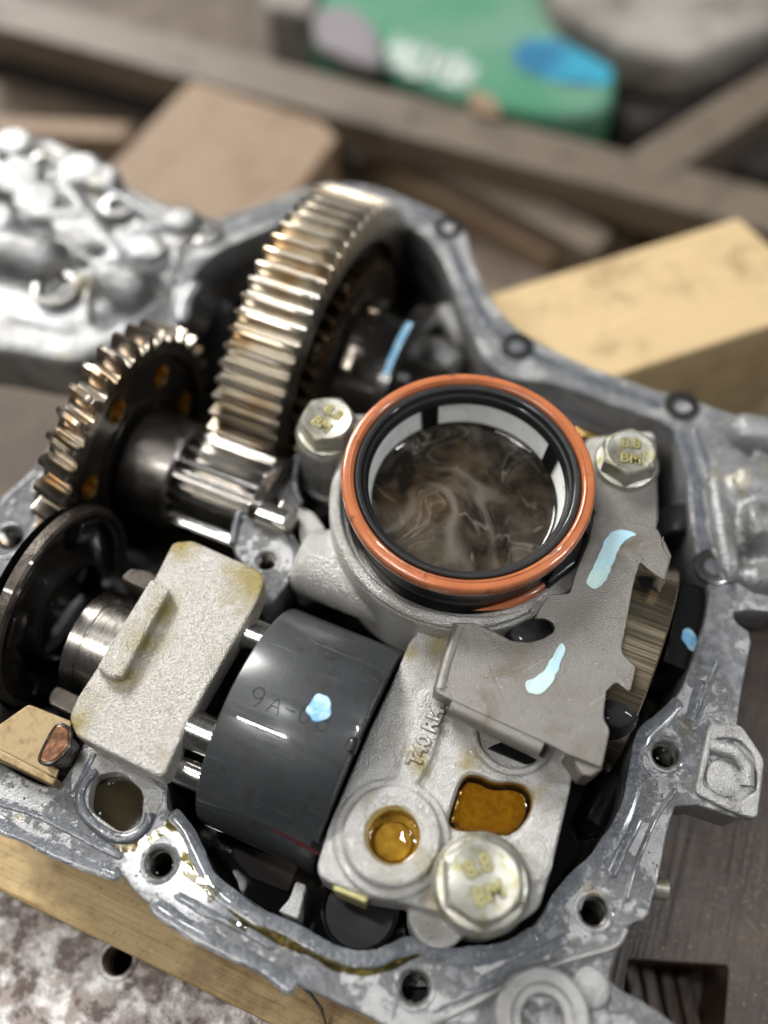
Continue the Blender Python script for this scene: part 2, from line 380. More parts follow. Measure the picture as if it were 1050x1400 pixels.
M['oilygear'] = mat('oily_brown_gear', (.16, .105, .06), .8, .25, n1=((.05, .035, .025), 1, .45, .7, 3))
M['red'] = mat('red_paint', (.13, .015, .015), 0, .3, n1=((.06, .01, .01), 3, .5, .6, 4))
M['baffle'] = mat('oily_baffle', (.020, .013, .009), 0, .5, spec=.2)
M['engrave'] = mat('engraved_line', (.008, .009, .010), 0, .5)
def film(name, col, bd=.06):
    m = bpy.data.materials.new(name); m.use_nodes = True; N = m.node_tree.nodes; L = m.node_tree.links; N.remove(N['Principled BSDF'])
    o = N['Material Output']; t = N.new('ShaderNodeBsdfTransparent'); t.inputs[0].default_value = (*col, 1)
    g = N.new('ShaderNodeBsdfGlossy'); g.inputs['Roughness'].default_value = .02
    fr = N.new('ShaderNodeFresnel'); fr.inputs[0].default_value = 1.47; b = N.new('ShaderNodeBump'); b.inputs['Distance'].default_value = bd
    n = N.new('ShaderNodeTexNoise'); n.inputs['Scale'].default_value = 1.3; ge = N.new('ShaderNodeNewGeometry'); L.new(ge.outputs['Position'], n.inputs['Vector']); L.new(n.outputs['Fac'], b.inputs['Height'])
    L.new(b.outputs[0], g.inputs['Normal']); L.new(b.outputs[0], fr.inputs['Normal'])
    x = N.new('ShaderNodeMixShader'); L.new(fr.outputs[0], x.inputs[0]); L.new(t.outputs[0], x.inputs[1]); L.new(g.outputs[0], x.inputs[2]); L.new(x.outputs[0], o.inputs['Surface'])
    return m
M['amber'] = film('amber_oil', (.84, .72, .38)); M['wet'] = film('clear_oil_film', (.93, .90, .80))
def wood(name, c1, c2, ang, dark, rgh=.65, spk=None):
    def f(k):
        v = stretched(k, ang, (9, .5, .5)); g = k['ramp'](k['noi'](2.2, 5, .6, 0, v), .3, .7)
        c = k['mix'](g, c1, c2); d = k['ramp'](k['noi'](.45, 8, .7), .50, .72); c = k['mix'](d, c, dark)
        if spk: c = k['mix'](k['ramp'](k['noi'](7, 4, .7), .60, .68), c, spk)
        k['L'].new(c, k['p'].inputs['Base Color'])
        b = k['N'].new('ShaderNodeBump'); b.inputs['Distance'].default_value = .04; k['L'].new(g, b.inputs['Height']); k['L'].new(b.outputs[0], k['p'].inputs['Normal'])
    return mat(name, c1, 0, rgh, extra=f)
M['plank'] = wood('tan_wood', (.50, .36, .17), (.40, .28, .12), TH, (.20, .12, .045), .55, (.22, .15, .06))
M['yellowwood'] = wood('pale_yellow_wood', (.58, .43, .235), (.51, .37, .19), R_(25), (.26, .17, .08))
M['brownwood'] = wood('brown_wood', (.27, .19, .12), (.22, .15, .095), R_(60), (.16, .10, .055))
M['bench'] = wood('dark_worktop', (.095, .066, .045), (.06, .042, .029), R_(-20), (.17, .125, .08), .65)
M['board'] = wood('worn_brown_board', (.060, .036, .023), (.036, .022, .015), R_(70), (.10, .065, .04), .42, (.22, .16, .11))
M['barmat'] = wood('greyed_bar', (.17, .135, .10), (.105, .082, .06), R_(-20), (.06, .045, .035), .5)
M['flaked'] = mat('flaked_painted_metal', (.55, .53, .51), .2, .4, n1=((.075, .05, .04), .85, .41, .54, 9), n2=((.24, .20, .18), 2.4, .48, .62, 6), bump=[(2, .08, 7)], rvar=(3, .15))
M['green'] = mat('green_plastic', (.045, .20, .11), 0, .5, n1=((.12, .24, .17), .12, .42, .62, 2))
M['white'] = mat('white_print', (.42, .47, .43), 0, .5, n1=((.2, .3, .24), .8, .45, .6, 2))
M['bluelabel'] = mat('blue_label', (.03, .26, .38), 0, .5, n1=((.02, .13, .24), .25, .45, .55, 2))
M['cloth'] = mat('pale_grey_cloth', (.27, .25, .22), 0, .85, n1=((.13, .115, .10), .2, .4, .6, 4), bump=[(.4, .5, 4)])
M['greyrag'] = mat('mauve_grey_rag', (.20, .18, .19), 0, .8, bump=[(.5, .5, 4)])
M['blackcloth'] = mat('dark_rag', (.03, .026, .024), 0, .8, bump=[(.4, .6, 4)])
M['bell'] = mat('bright_casting', (.29, .293, .297), .42, .36, n1=((.13, .13, .125), .5, .4, .65, 4), n2=((.32, .29, .2), .6, .6, .75, 3), bump=[(1.1, .05, 3), (7, .04, 3)])

# ------------------------------------------------------------------ the setting
X = 140
tag(link('workbench', box(-X, X, -30, 260, -16, -14, .1), M['bench']), kind='structure')

def block(name, px, ztop, zbot, m, label, cat, r=.25, bev=.12, group=None):
    p = rnd(UU(px, ztop), r); return tag(link(name, plate([p], zbot, ztop, bev), M[m]), label, cat, group)
block('wooden_plank', [(-60, 1189), (390, 1410), (520, 1500), (640, 1370), (300, 1235), (-60, 1062)], -3.4, -13.98, 'plank',
      'dirty tan wooden plank propping the gearbox along its lower left rim', 'plank')
block('wooden_block', [(640, 412), (1010, 297), (1120, 395), (1130, 420), (850, 512), (700, 580), (620, 470)], -3.2, -13.98, 'yellowwood',
      'pale yellow wooden block right of and behind the gearbox', 'wood block', group='wooden blocks round the gearbox')
block('wooden_block', [(262, 108), (440, 165), (462, 188), (405, 262), (330, 330), (235, 320), (140, 238)], -8.5, -13.98, 'brownwood',
      'blurred light brown wooden block behind the big gear', 'wood block', group='wooden blocks round the gearbox')
# flaked metal plate with a round hole at the lower left
pl = UU([(-60, 1130), (470, 1420), (520, 1560), (-60, 1560)], -5.2)
hc = U(161, 1312, -5.2).xy
t = empty('flaked_plate', (hc.x, hc.y, -13.98), 'flaking grey and brown painted metal plate below the tan plank', 'metal plate')
link('plate_body', plate([pl, circ(hc, .46)], -6.4, -5.2, .05), M['flaked'], t)
link('hole_rim', lathe([(.47, -.02), (.60, -.01), (.62, .03), (.56, .06), (.47, .05), (.44, 0), (.44, -1.2)], 40, rotz(hc.x, hc.y, -5.2, 0)), M['flaked'], t)
link('base', box(-16, 2, -6, 4.0, -13.98, -9.2, .1), M['dark'], t)
# brown board lower right with a square slot
bp = UU([(800, 900), (1200, 860), (1200, 1500), (700, 1500)], -5.6)
sl = rnd(UU([(858, 1312), (996, 1320), (985, 1470), (840, 1470)], -5.6), .12)
t = empty('worn_board', (8, 2, -13.98), 'dark brown scratched board with a square slot at the lower right', 'board')
link('board', plate([bp, sl], -8.4, -5.6, .05), M['board'], t)
link('slot_floor', plate([UU([(820, 1290), (1040, 1290), (1040, 1490), (820, 1490)], -8.5)], -13.98, -8.42, .02), M['board'], t)
for i, (u, v) in enumerate([(868, 1365), (892, 1372), (918, 1378), (942, 1385)]):
    c = U(u, v, -8.2)
    link('ridge', box(-.22, .22, -1.6, 1.2, -.25, .35, .08, rotz(c.x, c.y, -8.2, .1)), M['board'], t)
# long bars lying across the bench
def bar(name, p0, p1, wd, ztop, zbot, m, label, cat='bar', group='bars lying on the bench'):
    a, b = U(*p0, ztop).xy, U(*p1, ztop).xy; d = (b-a).normalized(); n = Vector((-d.y, d.x))*wd/2
    return tag(link(name, plate([[a-n, b-n, b+n, a+n]], zbot, ztop, .15), M[m]), label, cat, group)
bar('metal_bar', (-40, 0), (1150, 312), 3.2, -9.6, -12.0, 'barmat', 'long greyed bar lying right across the bench in the background')
bar('metal_bar', (560, 192), (825, 332), 2.0, -11.6, -13.98, 'barmat', 'short greyed bar lying under the long one in the middle background')
bar('wooden_batten', (-40, 168), (175, 178), 1.4, -12.6, -13.98, 'brownwood', 'thin brown batten at the left edge behind the gearbox', 'batten', 'battens on the bench')
bar('shadow_strip', (-40, 62), (470, 208), 1.6, -12.8, -13.98, 'blackcloth', 'thin black strip added as the shadow of the long bar at upper left', 'strip')  # added strip, stands in for the shade below the long bar
bar('wooden_batten', (500, 205), (760, 345), 1.0, -13.0, -13.98, 'brownwood', 'thin brown batten in front of the short greyed bar', 'batten', 'battens on the bench')
bar('metal_bar', (860, 240), (1120, 75), 2.6, -9.5, -13.98, 'barmat', 'dull bar slanting up to the right under the dark rag')
# green canister with white lettering and a blue label
c0 = U(560, 95, -12.0)
t = empty('green_container', (c0.x+1, c0.y+2, -13.98), 'green plastic container with white lettering and a blue label in the background', 'container')
gp = rnd(UU([(395, -60), (420, 40), (520, 92), (640, 135), (760, 160), (840, 150), (850, 60), (740, -60)], -9.6), 2.0, 6)
link('body', plate([gp], -13.98, -9.6, .6, 4), M['green'], t)
link('lettering', join(*[box(-.45, .45, -h, h, 0, .06, .02, rotz(U(u, v, -9.58).x, U(u, v, -9.58).y, -9.59, R_(-18))) for u, v, h in
        ((538, 70, 1.6), (556, 76, 1.3), (574, 84, 1.5), (590, 88, 1.2), (606, 92, 1.0), (622, 96, 1.4), (640, 102, 1.0))]), M['white'], t)
link('label', plate([rnd(UU([(705, 55), (760, 50), (840, 95), (832, 118), (760, 112), (700, 90)], -9.5), 1, 5)], -9.61, -9.5, .03), M['bluelabel'], t)
block('folded_cloth', [(735, -60), (760, 10), (860, 65), (935, 85), (1060, 40), (1150, -60)], -8.0, -11, 'cloth', 'pale grey folded cloth at the top right corner', 'cloth', 1.5, .6)
block('dark_rag', [(850, 88), (940, 92), (1060, 40), (1150, 60), (1150, 120), (1000, 118), (870, 175), (842, 150)], -11.2, -13.98, 'blackcloth', 'dark rag lying under the pale cloth at top right', 'rag', 1, .5)
block('dark_rag', [(965, 170), (1100, 130), (1100, 240), (1010, 228)], -12.2, -13.98, 'blackcloth', 'small black rag at the right edge behind the long bar', 'rag', .8, .4)
block('tan_chip', [(975, 192), (1010, 188), (1012, 212), (980, 216)], -11.9, -13.98, 'yellowwood', 'small tan offcut beside the black rag at the right edge', 'offcut', .4, .2)
block('tan_chip', [(640, 118), (675, 128), (690, 160), (650, 150)], -9.2, -13.9, 'brownwood', 'orange brown offcut between green container and long bar', 'offcut', .5, .2)
# ------------------------------------------------------------------ gearbox housing
HB = empty('gearbox_housing', (0, 13, -13.9), 'open cast aluminium gearbox housing with grey sealant on its bolt flange', 'gearbox housing')
outer_px = [(-40, 1090), (0, 1116), (24, 1132), (48, 1150), (92, 1166), (168, 1196), (180, 1216), (200, 1234), (240, 1258), (300, 1290), (324, 1305), (376, 1334),
    (440, 1362), (528, 1402), (580, 1440), (700, 1450), (800, 1440), (945, 1420), (923, 1400), (887, 1373), (833, 1345), (835, 1325), (850, 1287), (862, 1262), (886, 1258), (893, 1227),
    (902, 1197), (913, 1133), (927, 1092), (1035, 1127), (1048, 1040), (1007, 1000), (1012, 960), (1020, 916), (1030, 866), (1004, 850), (1004, 832), (1075, 838), (1090, 590), (966, 555), (945, 540),
    (905, 536), (859, 519), (803, 500), (747, 473), (700, 445), (668, 405), (645, 350), (636, 310), (606, 292), (560, 272), (500, 250), (430, 250), (360, 278), (300, 296), (262, 318), (240, 370), (225, 430),
    (150, 520), (80, 590), (45, 640), (-10, 690), (-40, 800)]
outer = chaikin(UU(outer_px), 1)
inner_px = [(-20, 1030), (30, 1062), (76, 1080), (96, 1052), (112, 1020), (128, 1000), (232, 1050), (226, 1106), (242, 1113), (262, 1142), (277, 1172), (288, 1200), (320, 1234), (372, 1254), (420, 1276), (472, 1304), (508, 1308),
    (540, 1292), (564, 1284), (596, 1291), (628, 1303), (660, 1300), (700, 1284), (743, 1257), (767, 1215), (800, 1182), (827, 1158), (852, 1107), (863, 1070), (863, 1027), (875, 995), (900, 973), (928, 950),
    (942, 915), (976, 812), (952, 768), (944, 704), (940, 640), (928, 590), (900, 572), (859, 560), (793, 536), (747, 521), (700, 518), (668, 500), (648, 461), (626, 409), (606, 353), (583, 322), (545, 300), (500, 286), (440, 284), (385, 303),
    (335, 325), (290, 345), (262, 378), (245, 415), (238, 470), (180, 540), (110, 605), (75, 640), (50, 660), (44, 712), (42, 752), (26, 775), (-20, 800)]
inner = chaikin(UU(inner_px), 2)
ledge = chaikin(UU([(150, 1030), (226, 1073), (221, 1105), (200, 1130), (170, 1148), (120, 1122), (97, 1092), (97, 1055), (114, 1018)]), 1)
port = rnd(UU([(126, 1062), (164, 1054), (197, 1082), (194, 1128), (166, 1140), (120, 1106)]), .28, 6)
holes = [(567, 1350, .42), (218, 1180, .40), (812, 1246, .40), (910, 1031, .40), (14, 735, .42), (285, 322, .36), (611, 312, .36), (706, 474, .36), (932, 556, .36), (975, 775, .36)]
hl = [(U(u, v).xy, r) for u, v, r in holes]
link('flange', plate([outer, inner] + [circ(c, r, 36) for c, r in hl[:5]] + [offset(port, .05)], -1.3, 0, .07, 3), M['flange'], HB)
# inner wall: thick shell following the opening
iw = dense(inner, .25); wo = chaikin(offset(iw, .9), 1)
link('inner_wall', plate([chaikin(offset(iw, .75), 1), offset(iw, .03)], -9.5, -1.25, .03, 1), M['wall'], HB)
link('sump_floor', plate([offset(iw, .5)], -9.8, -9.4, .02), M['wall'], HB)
link('support_rib', box(-3, 3, 4, 20, -13.88, -9.75, .2), M['cast'], HB)
def threaded(c, r, z, depth=1.6, m='steel', parent=None, M4=None):
    M4 = M4 or rotz(c.x, c.y, z, 0)
    rim = link('bolt_hole', lathe([(r+.14, -.005), (r+.12, .02), (r+.06, .03), (r+.01, .0), (r-.02, -.09), (r, -.12)], 40, M4.copy(), wob=lambda a, h: .02*math.sin(3*a+c.x)), M['flange'], parent)
    prof = []; h = -.08
    while h > -depth: prof += [(r-.01, h), (r-.075, h-.055)]; h -= .11
    prof += [(r-.02, -depth)]
    link('thread', lathe(prof, 40, M4.copy()), M[m], rim, smooth=20)
    link('hole_shade_plug', lathe([(r, -depth+.1), (r+.02, -depth-.05), (.01, -depth-.05)], 24, M4.copy()), M['black'], rim)  # black plug: shade at the hole bottom put into its colour
    return rim
M['thread'] = mat('oily_thread', (.50, .48, .45), 1, .24, n1=((.1, .09, .08), 2, .45, .65, 4))
for c, r in hl[:5]: threaded(c, r, 0.002, m='thread', parent=HB)
# far bolt holes have bright machined collars
for c, r in hl[5:]:
    link('bolt_hole', lathe([(.62, -.02), (.60, .06), (.5, .08), (.30, .08), (.26, .03), (.26, -.5), (.01, -.5)], 36, rotz(c.x, c.y, 0, 0)), M['steel'], HB)
# inner ledge around the oil port, lower left
link('oil_port_ledge', plate([ledge, port], -1.0, .06, .06, 3), M['body'], HB)
link('port_wall', plate([offset(port, .3), offset(port, .02)], -4, -.9, .02), M['wall'], HB)
link('port_oil', plate([offset(port, .1)], -1.3, -.45, .01), M['oliveoil'], HB)
# lug and webs, right side
lugr = rnd(UU([(962, 1060), (975, 1010), (1010, 1012), (1030, 1035), (1033, 1080), (1010, 1098), (985, 1090), (960, 1075)], .02), .2)
link('lug_rim', plate([rnd(UU([(948, 1085), (968, 990), (1012, 992), (1044, 1040), (1034, 1122), (1000, 1112)], .02), .2), lugr], -.3, .16, .07, 3), M['cast'], HB)
link('lug_pad', lathe([(.50, -.1), (.50, .03), (.46, .05), (.001, .05)], 36, rotz(*U(990, 1064, 0).xy, 0, 0)), M['cast'], HB)
link('lug_ridge', tube([Vector((*U(968, 1020, 0).xy, .12)), Vector((*U(1000, 1030, 0).xy, .2)), Vector((*U(1018, 1050, 0).xy, .2)), Vector((*U(1020, 1075, 0).xy, .1))], .2, 12), M['cast'], HB)
# outer casting round the bottom right boss
for (u, v, r, h, hole) in ((740, 1392, 1.15, .5, .5), (808, 1350, .46, .12, 0), (755, 1340, .30, .12, 0)):
    c = U(u, v, .1).xy
    if hole: me = lathe([(r+.1, -.1), (r+.02, .1), (r, h-.08), (r-.08, h), (hole+.3, h), (hole+.22, h-.1), (hole+.05, h-.12), (hole, h-.2), (hole, -1.2), (.01, -1.2)], 56, rotz(c.x, c.y, 0, 0))
    else: me = lathe([(r+.06, -.05), (r, h-.03), (r-.05, h), (.01, h)], 40, rotz(c.x, c.y, 0, 0))
    link('boss', me, M['cast'], HB)
c = U(740, 1392, .1).xy; link('boss_plug', lathe([(.5, -.5), (.3, -.3), (.01, -.35)], 30, rotz(c.x, c.y, 0, 0)), M['copper'], HB)
rib = UU([(590, 1400), (650, 1372), (720, 1330), (800, 1306), (845, 1296), (856, 1270)], 0)
link('casting_rib', ribbon(rib, .16, .14, 0, 3, .15), M['cast'], HB)
link('flange_stub', tube([Vector((*U(885, 1212, -.6).xy, -.6)), Vector((*U(912, 1216, -.6).xy, -.6))], .28, 16), M['zinc'], HB)
# far-left casting (bell) and right-hand casting: lumpy glossy masses with bosses and ridges
bell = chaikin(UU([(-80, 185), (0, 186), (60, 183), (110, 203), (160, 243), (215, 272), (275, 290), (305, 298), (262, 330), (243, 380), (232, 440), (180, 455), (140, 480), (110, 497), (60, 490), (0, 478), (-80, 470)], .1), 1)
def dome(u, v, r, h, z=.3): 
    c = U(u, v, z).xy; h *= .6; return lathe([(r*1.0, -1), (r*.92, -.1+h*.3), (r*.84, h*.85), (r*.72, h*.98), (.001, h)], 24, rotz(c.x, c.y, z, 0))
def capsule(p, q, r, z):
    a, b = U(*p, z), U(*q, z); n = 8; pts = [a.lerp(b, i/n) for i in range(n+1)]
    rr = [r*math.sqrt(max(.05, 1-abs(2*i/n-1)**6)) for i in range(n+1)]; return tube(pts, rr, 12)
bl = [plate([bell], -2.4, .1, .3, 3)]
for (u, v, r, h) in ((110, 235, 1.0, .5), (140, 245, .8, .4), (52, 278, 1.1, .6), (100, 312, .9, .5), (122, 325, .9, .5), (165, 335, .75, .4), (200, 342, .7, .4), (230, 358, .9, .4), (25, 245, 1.2, .5), (250, 300, .7, .3), (20, 200, .9, .6), (75, 195, .8, .5)):
    bl.append(dome(u, v, r, h))
for p, q, r, z in (((-30, 340), (95, 368), 1.0, .2), ((130, 385), (210, 410), 1.0, .2), ((0, 330), (20, 300), .6, .3), ((30, 300), (150, 300), .4, .3), ((70, 230), (180, 380), .35, .3), ((0, 440), (130, 470), .7, -.5), ((150, 350), (140, 450), .5, .1), ((-20, 300), (230, 400), .22, .3), ((40, 200), (250, 320), .22, .25), ((60, 420), (230, 300), .22, .2), ((200, 300), (150, 440), .2, .2)):
    bl.append(capsule(p, q, r, z))
link('bell_casting', remesh(join(*bl), .13, 2), M['bell'], HB)
for (u, v, r) in ((75, 393, .62), (12, 214, .5), (62, 224, .5), (160, 280, .4)):
    c = U(u, v, .35).xy; link('bell_hole', lathe([(r+.25, -.3), (r+.22, .15), (r, .16), (r-.08, .05), (r-.1, -.6), (.01, -.6)], 24, rotz(c.x, c.y, .22, 0)), M['wall'], HB)
rb = [plate([chaikin(UU([(950, 560), (1150, 600), (1150, 840), (1010, 830), (985, 760), (965, 650)], -.2), 1)], -2.4, -.15, .3, 3)]
for p, q, r, z in (((990, 585), (1130, 620), .7, .1), ((985, 660), (1120, 690), .8, .1), ((1000, 720), (1120, 735), 1.0, .0), ((975, 640), (1000, 800), .4, .1), ((1010, 790), (1120, 800), .5, 0)):
    rb.append(capsule(p, q, r, z))
for (u, v, r, h) in ((1005, 690, .8, .5), (1040, 745, .7, .4), (1035, 645, .6, .4)): rb.append(dome(u, v, r, h, 0))
link('side_casting', remesh(join(*rb), .14, 3), M['bell'], HB)
# raised far wall inside (dark smooth) behind the strainer
fw = chaikin(UU([(700, 520), (747, 523), (793, 538), (858, 562), (900, 576), (918, 610), (905, 640), (860, 640), (700, 560)], -.6), 1)
link('inner_shelf', plate([fw], -2.6, -1.5, .25, 3), M['wall'], HB)
for (p, q, r, z) in (((600, 420), (640, 480), .5, -2), ((585, 470), (625, 510), .6, -1.8), ((560, 505), (600, 520), .45, -1.6)):
    link('inner_boss', capsule(p, q, r, z), M['cast'], HB)

# grey sealant beads and smears on the flange
def bead(px, wd, h, name='sealant_bead', z=0.0, seed=0, amp=.45): return link(name, ribbon(UU(px), wd*(1.35 if seed in (5, 6, 3, 1) else 1.1), h*.38, z, seed, amp), M['seal'], HB)
bead([(-10, 1122), (50, 1152), (95, 1170), (165, 1198)], .30, .07, seed=1)
bead([(-10, 1092), (60, 1117), (120, 1148), (168, 1172)], .24, .08, seed=2)
bead([(205, 1236), (260, 1268), (330, 1306), (385, 1336), (405, 1350)], .34, .08, seed=3)
bead([(238, 1224), (300, 1256), (345, 1276), (375, 1296)], .26, .09, seed=4)
bead([(232, 1112), (255, 1136), (272, 1175), (285, 1205), (318, 1238), (370, 1260), (420, 1284), (470, 1312), (508, 1316), (542, 1301), (566, 1293), (596, 1299), (628, 1312), (662, 1309), (704, 1293), (735, 1278)], .34, .08, seed=5)
bead([(738, 1270), (760, 1240), (790, 1198), (815, 1178), (838, 1150), (858, 1105), (871, 1070), (871, 1030), (882, 1002), (905, 982), (932, 960)], .30, .08, seed=6)
bead([(650, 1348), (700, 1322), (740, 1300), (775, 1282)], .30, .09, seed=7, amp=.25)
bead([(590, 1385), (660, 1352), (740, 1318), (812, 1300)], .13, .08, seed=8)
bead([(836, 1200), (850, 1165), (868, 1130), (875, 1116)], .26, .10, seed=9, amp=.2)
bead([(856, 1232), (862, 1200), (880, 1155), (900, 1110), (925, 1078)], .15, .09, seed=10, amp=.3)
bead([(952, 990), (965, 950), (985, 900)], .16, .07, seed=11)
bead([(941, 985), (950, 960), (960, 930)], .3, .09, seed=12)
bead([(890, 1062), (878, 1052), (874, 1030), (880, 1008), (893, 998)], .12, .05, seed=13)
bead([(790, 1250), (796, 1268), (815, 1276)], .12, .05, seed=14); bead([(790, 1245), (798, 1222), (815, 1215)], .14, .05, seed=15)
bead([(-10, 765), (14, 762), (38, 742), (52, 700), (70, 668)], .22, .07, seed=16)
bead([(-10, 700), (20, 672), (50, 645)], .22, .07, seed=17)
bead([(132, 1052), (116, 1070), (108, 1092), (116, 1116), (150, 1144), (178, 1149), (202, 1130), (206, 1112)], .28, .34, z=.05, seed=18, amp=.2)
bead([(130, 1030), (114, 1062), (100, 1092)], .2, .08, z=.05, seed=19)
bead([(252, 345), (300, 320), (380, 292), (450, 268)], .35, .06, seed=20); bead([(270, 385), (255, 400), (248, 440)], .4, .08, seed=21)
bead([(560, 286), (600, 305), (622, 350), (650, 420), (690, 468), (750, 495), (850, 535), (905, 555)], .45, .06, seed=22)
bead([(930, 590), (948, 640), (956, 700), (966, 760), (980, 800)], .4, .07, seed=23)
bead([(950, 585), (968, 640), (985, 720)], .25, .07, seed=24)
# loose thread of cured sealant hanging over the plank
t_pts = [U(378, 1332, -.3), U(400, 1338, -.8), U(424, 1358, -1.6), U(440, 1380, -2.4), U(446, 1402, -3.2)]
link('sealant_thread', tube([p for p in t_pts], .05, 8), M['seal'], HB)
# wet patches: clear oil puddles
def puddle(px, z, name='oil_puddle', h=.05): return link(name, plate([chaikin(UU(px, z), 2)], z-.01, z+h, h*.45, 3), M['wet'], HB)
puddle([(250, 1190), (268, 1196), (276, 1200), (284, 1194), (290, 1208), (304, 1218), (296, 1222), (290, 1234), (284, 1236), (286, 1222), (268, 1208), (252, 1198)], .01)
puddle([(308, 1256), (322, 1258), (340, 1266), (336, 1276), (318, 1270)], .01)
M['olive'] = film('olive_oil_film', (.80, .74, .50), .01)
for px in ([(232, 1116), (246, 1118), (266, 1150), (280, 1185), (284, 1200), (262, 1190), (246, 1180), (240, 1160), (226, 1142), (205, 1152), (206, 1140), (222, 1128)],
           [(300, 1232), (345, 1254), (420, 1290), (470, 1318), (510, 1324), (545, 1308), (580, 1302), (560, 1316), (510, 1336), (465, 1332), (415, 1306), (340, 1274)],
           [(150, 1152), (190, 1150), (198, 1140), (210, 1150), (190, 1165), (160, 1166)]):
    link('oil_film', plate([rough(dense(chaikin(UU(px, .03), 3), .1), .10, 1.5, 4)], .0, .02, .008), M['olive'], HB)
# sump oil
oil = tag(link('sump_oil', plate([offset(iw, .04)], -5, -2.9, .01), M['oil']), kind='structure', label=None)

# ------------------------------------------------------------------ gears
def gearmesh(Rt, Rr, nt, w, hole, M4, twist=0, secs=4, ch=.06):
    n = nt*8; vs = []; fs = []; prof = []
    for i in range(n):
        k = i % 8; r = [Rr, Rr, Rr+.28*(Rt-Rr), Rr+.75*(Rt-Rr), Rt, Rt, Rr+.75*(Rt-Rr), Rr+.28*(Rt-Rr)][k]
        fr = [0, .20, .27, .36, .43, .62, .69, .78][k]
        prof.append((2*math.pi*((i//8)+fr)/nt, r))
    zs = [0, ch]+[ch+(w-2*ch)*j/secs for j in range(1, secs)]+[w-ch, w]
    for j, z in enumerate(zs):
        for a, r in prof:
            rr = r-(ch if j in (0, len(zs)-1) and r > Rr+.1 else 0); an = a+twist*z/w
            vs.append((rr*math.cos(an), rr*math.sin(an), z))
    for j in range(len(zs)-1):
        for i in range(n): fs.append((j*n+i, j*n+(i+1) % n, (j+1)*n+(i+1) % n, (j+1)*n+i))
    b = len(vs)
    for z in (0, w):
        for a, r in prof:
            an = a+twist*z/w; vs.append((hole*math.cos(an), hole*math.sin(an), z))
    top = (len(zs)-1)*n
    for i in range(n):
        i2 = (i+1) % n
        fs.append((i, i2, b+i2, b+i)); fs.append((top+i, top+i2, b+n+i2, b+n+i)); fs.append((b+i, b+i2, b+n+i2, b+n+i))
    me = from_py(vs, fs); me.transform(M4); return me
# big ring gear + differential carrier
S0, T0, Z0 = -9.88, 19.56, -2.2
G = empty('ring_gear', W(S0-1.1, T0, Z0-6.36), 'large spur gear with long golden brown teeth standing tall at the back', 'gear')
link('toothed_rim', gearmesh(6.36, 5.92, 69, 2.3, 5.0, shaft(S0-2.3, T0, Z0), 0), M['gear'], G, smooth=50)
link('web', lathe([(5.1, -.5), (5.1, -1.7), (1, -1.9), (1, -.35), (3, -.3), (5.1, -.5)], 64, shaft(S0, T0, Z0)), M['dark'], G)
link('web_ridge', lathe([(4.9, -.55), (4.75, -.25), (4.45, -.2), (4.3, -.45)], 64, shaft(S0, T0, Z0)), M['dark'], G)
link('inner_gear', gearmesh(4.35, 3.95, 44, .55, 3.0, shaft(S0-.30, T0, Z0), .04, 2), M['oilygear'], G, smooth=45)
link('carrier', lathe([(3.5, -.4), (3.45, .3), (2.9, .55), (2.6, 1.3), (2.55, 2.1), (3.1, 2.2), (3.15, 2.5), (2.2, 2.6), (1.5, 2.7), (1.45, 3.6), (.8, 3.7), (.01, 3.7)], 64, shaft(S0, T0, Z0)), M['dark'], G)
for i in range(10):
    a = i*2*math.pi/10+.2; m4 = shaft(S0, T0, Z0) @ Matrix.Translation((3.95*math.cos(a), 3.95*math.sin(a), -.35)) @ Matrix.Rotation(a, 4, 'Z')
    link('ring_bolt', lathe([(.44, 0), (.44, .35), (.36, .42), (.01, .42)], 6, m4), M['gear2'], G, smooth=20)
link('bevel_gear', gearmesh(2.35, 1.9, 14, .7, 1.2, shaft(S0+1.35, T0, Z0), .25), M['gear2'], G, smooth=40)
for i, a in enumerate((1.2, 2.0, 2.8, 3.6)):
    m4 = shaft(S0+.6, T0, Z0) @ Matrix.Translation((2.9*math.cos(a), 2.9*math.sin(a), .0)) @ Matrix.Rotation(a, 4, 'Z')
    link('window_edge', box(-.25, .35, -.55, .55, 0, .5, .1, m4), M['gear2'], G)
# bearing race with a blue paint stripe
rc = U(545, 480, -.4); rs = rc.dot(A); 
prof = [(2.6, 2.0), (3.3, 2.1), (3.35, 2.5), (3.1, 2.6), (2.6, 2.6)]
link('bearing_race', lathe(prof, 64, shaft(S0, T0, Z0)), M['disk'], G)
link('paint_stripe', lathe([(3.33, 2.16), (3.38, 2.24), (3.38, 2.42)], 40, shaft(S0, T0, Z0), a0=R_(80), a1=R_(118)), M['blue'], G)

# countershaft: gear, sleeve, splined pinion
T1, Z1 = 12.7, -1.0
G = empty('countershaft', W(-12.5, T1, Z1-4.6), 'countershaft carrying a toothed gear with round holes, grey sleeve and bright splined pinion', 'shaft')
nh = 7
def loop(r, n, m=0): return [Vector((r*math.cos(2*math.pi*i/n), r*math.sin(2*math.pi*i/n))) for i in range(n)]
link('toothed_rim', gearmesh(4.62, 4.12, 35, 1.05, 3.75, shaft(-15.35, T1, Z1), .06, 3, .07), M['gear2'], G, smooth=50)
hs = [circ((2.93*math.cos(R_(40.5+51.43*i)), 2.93*math.sin(R_(40.5+51.43*i))), .40, 28) for i in range(nh)]
link('web', plate([loop(3.8, 90), loop(1.0, 30)]+hs, -.42, -.08, .04), M['dark'], G, shaft(-14.4, T1, Z1))
link('web_back', lathe([(3.8, -.9), (.5, -.9), (.5, -.8), (3.8, -.8)], 48, shaft(-14.4, T1, Z1)), M['dark'], G)
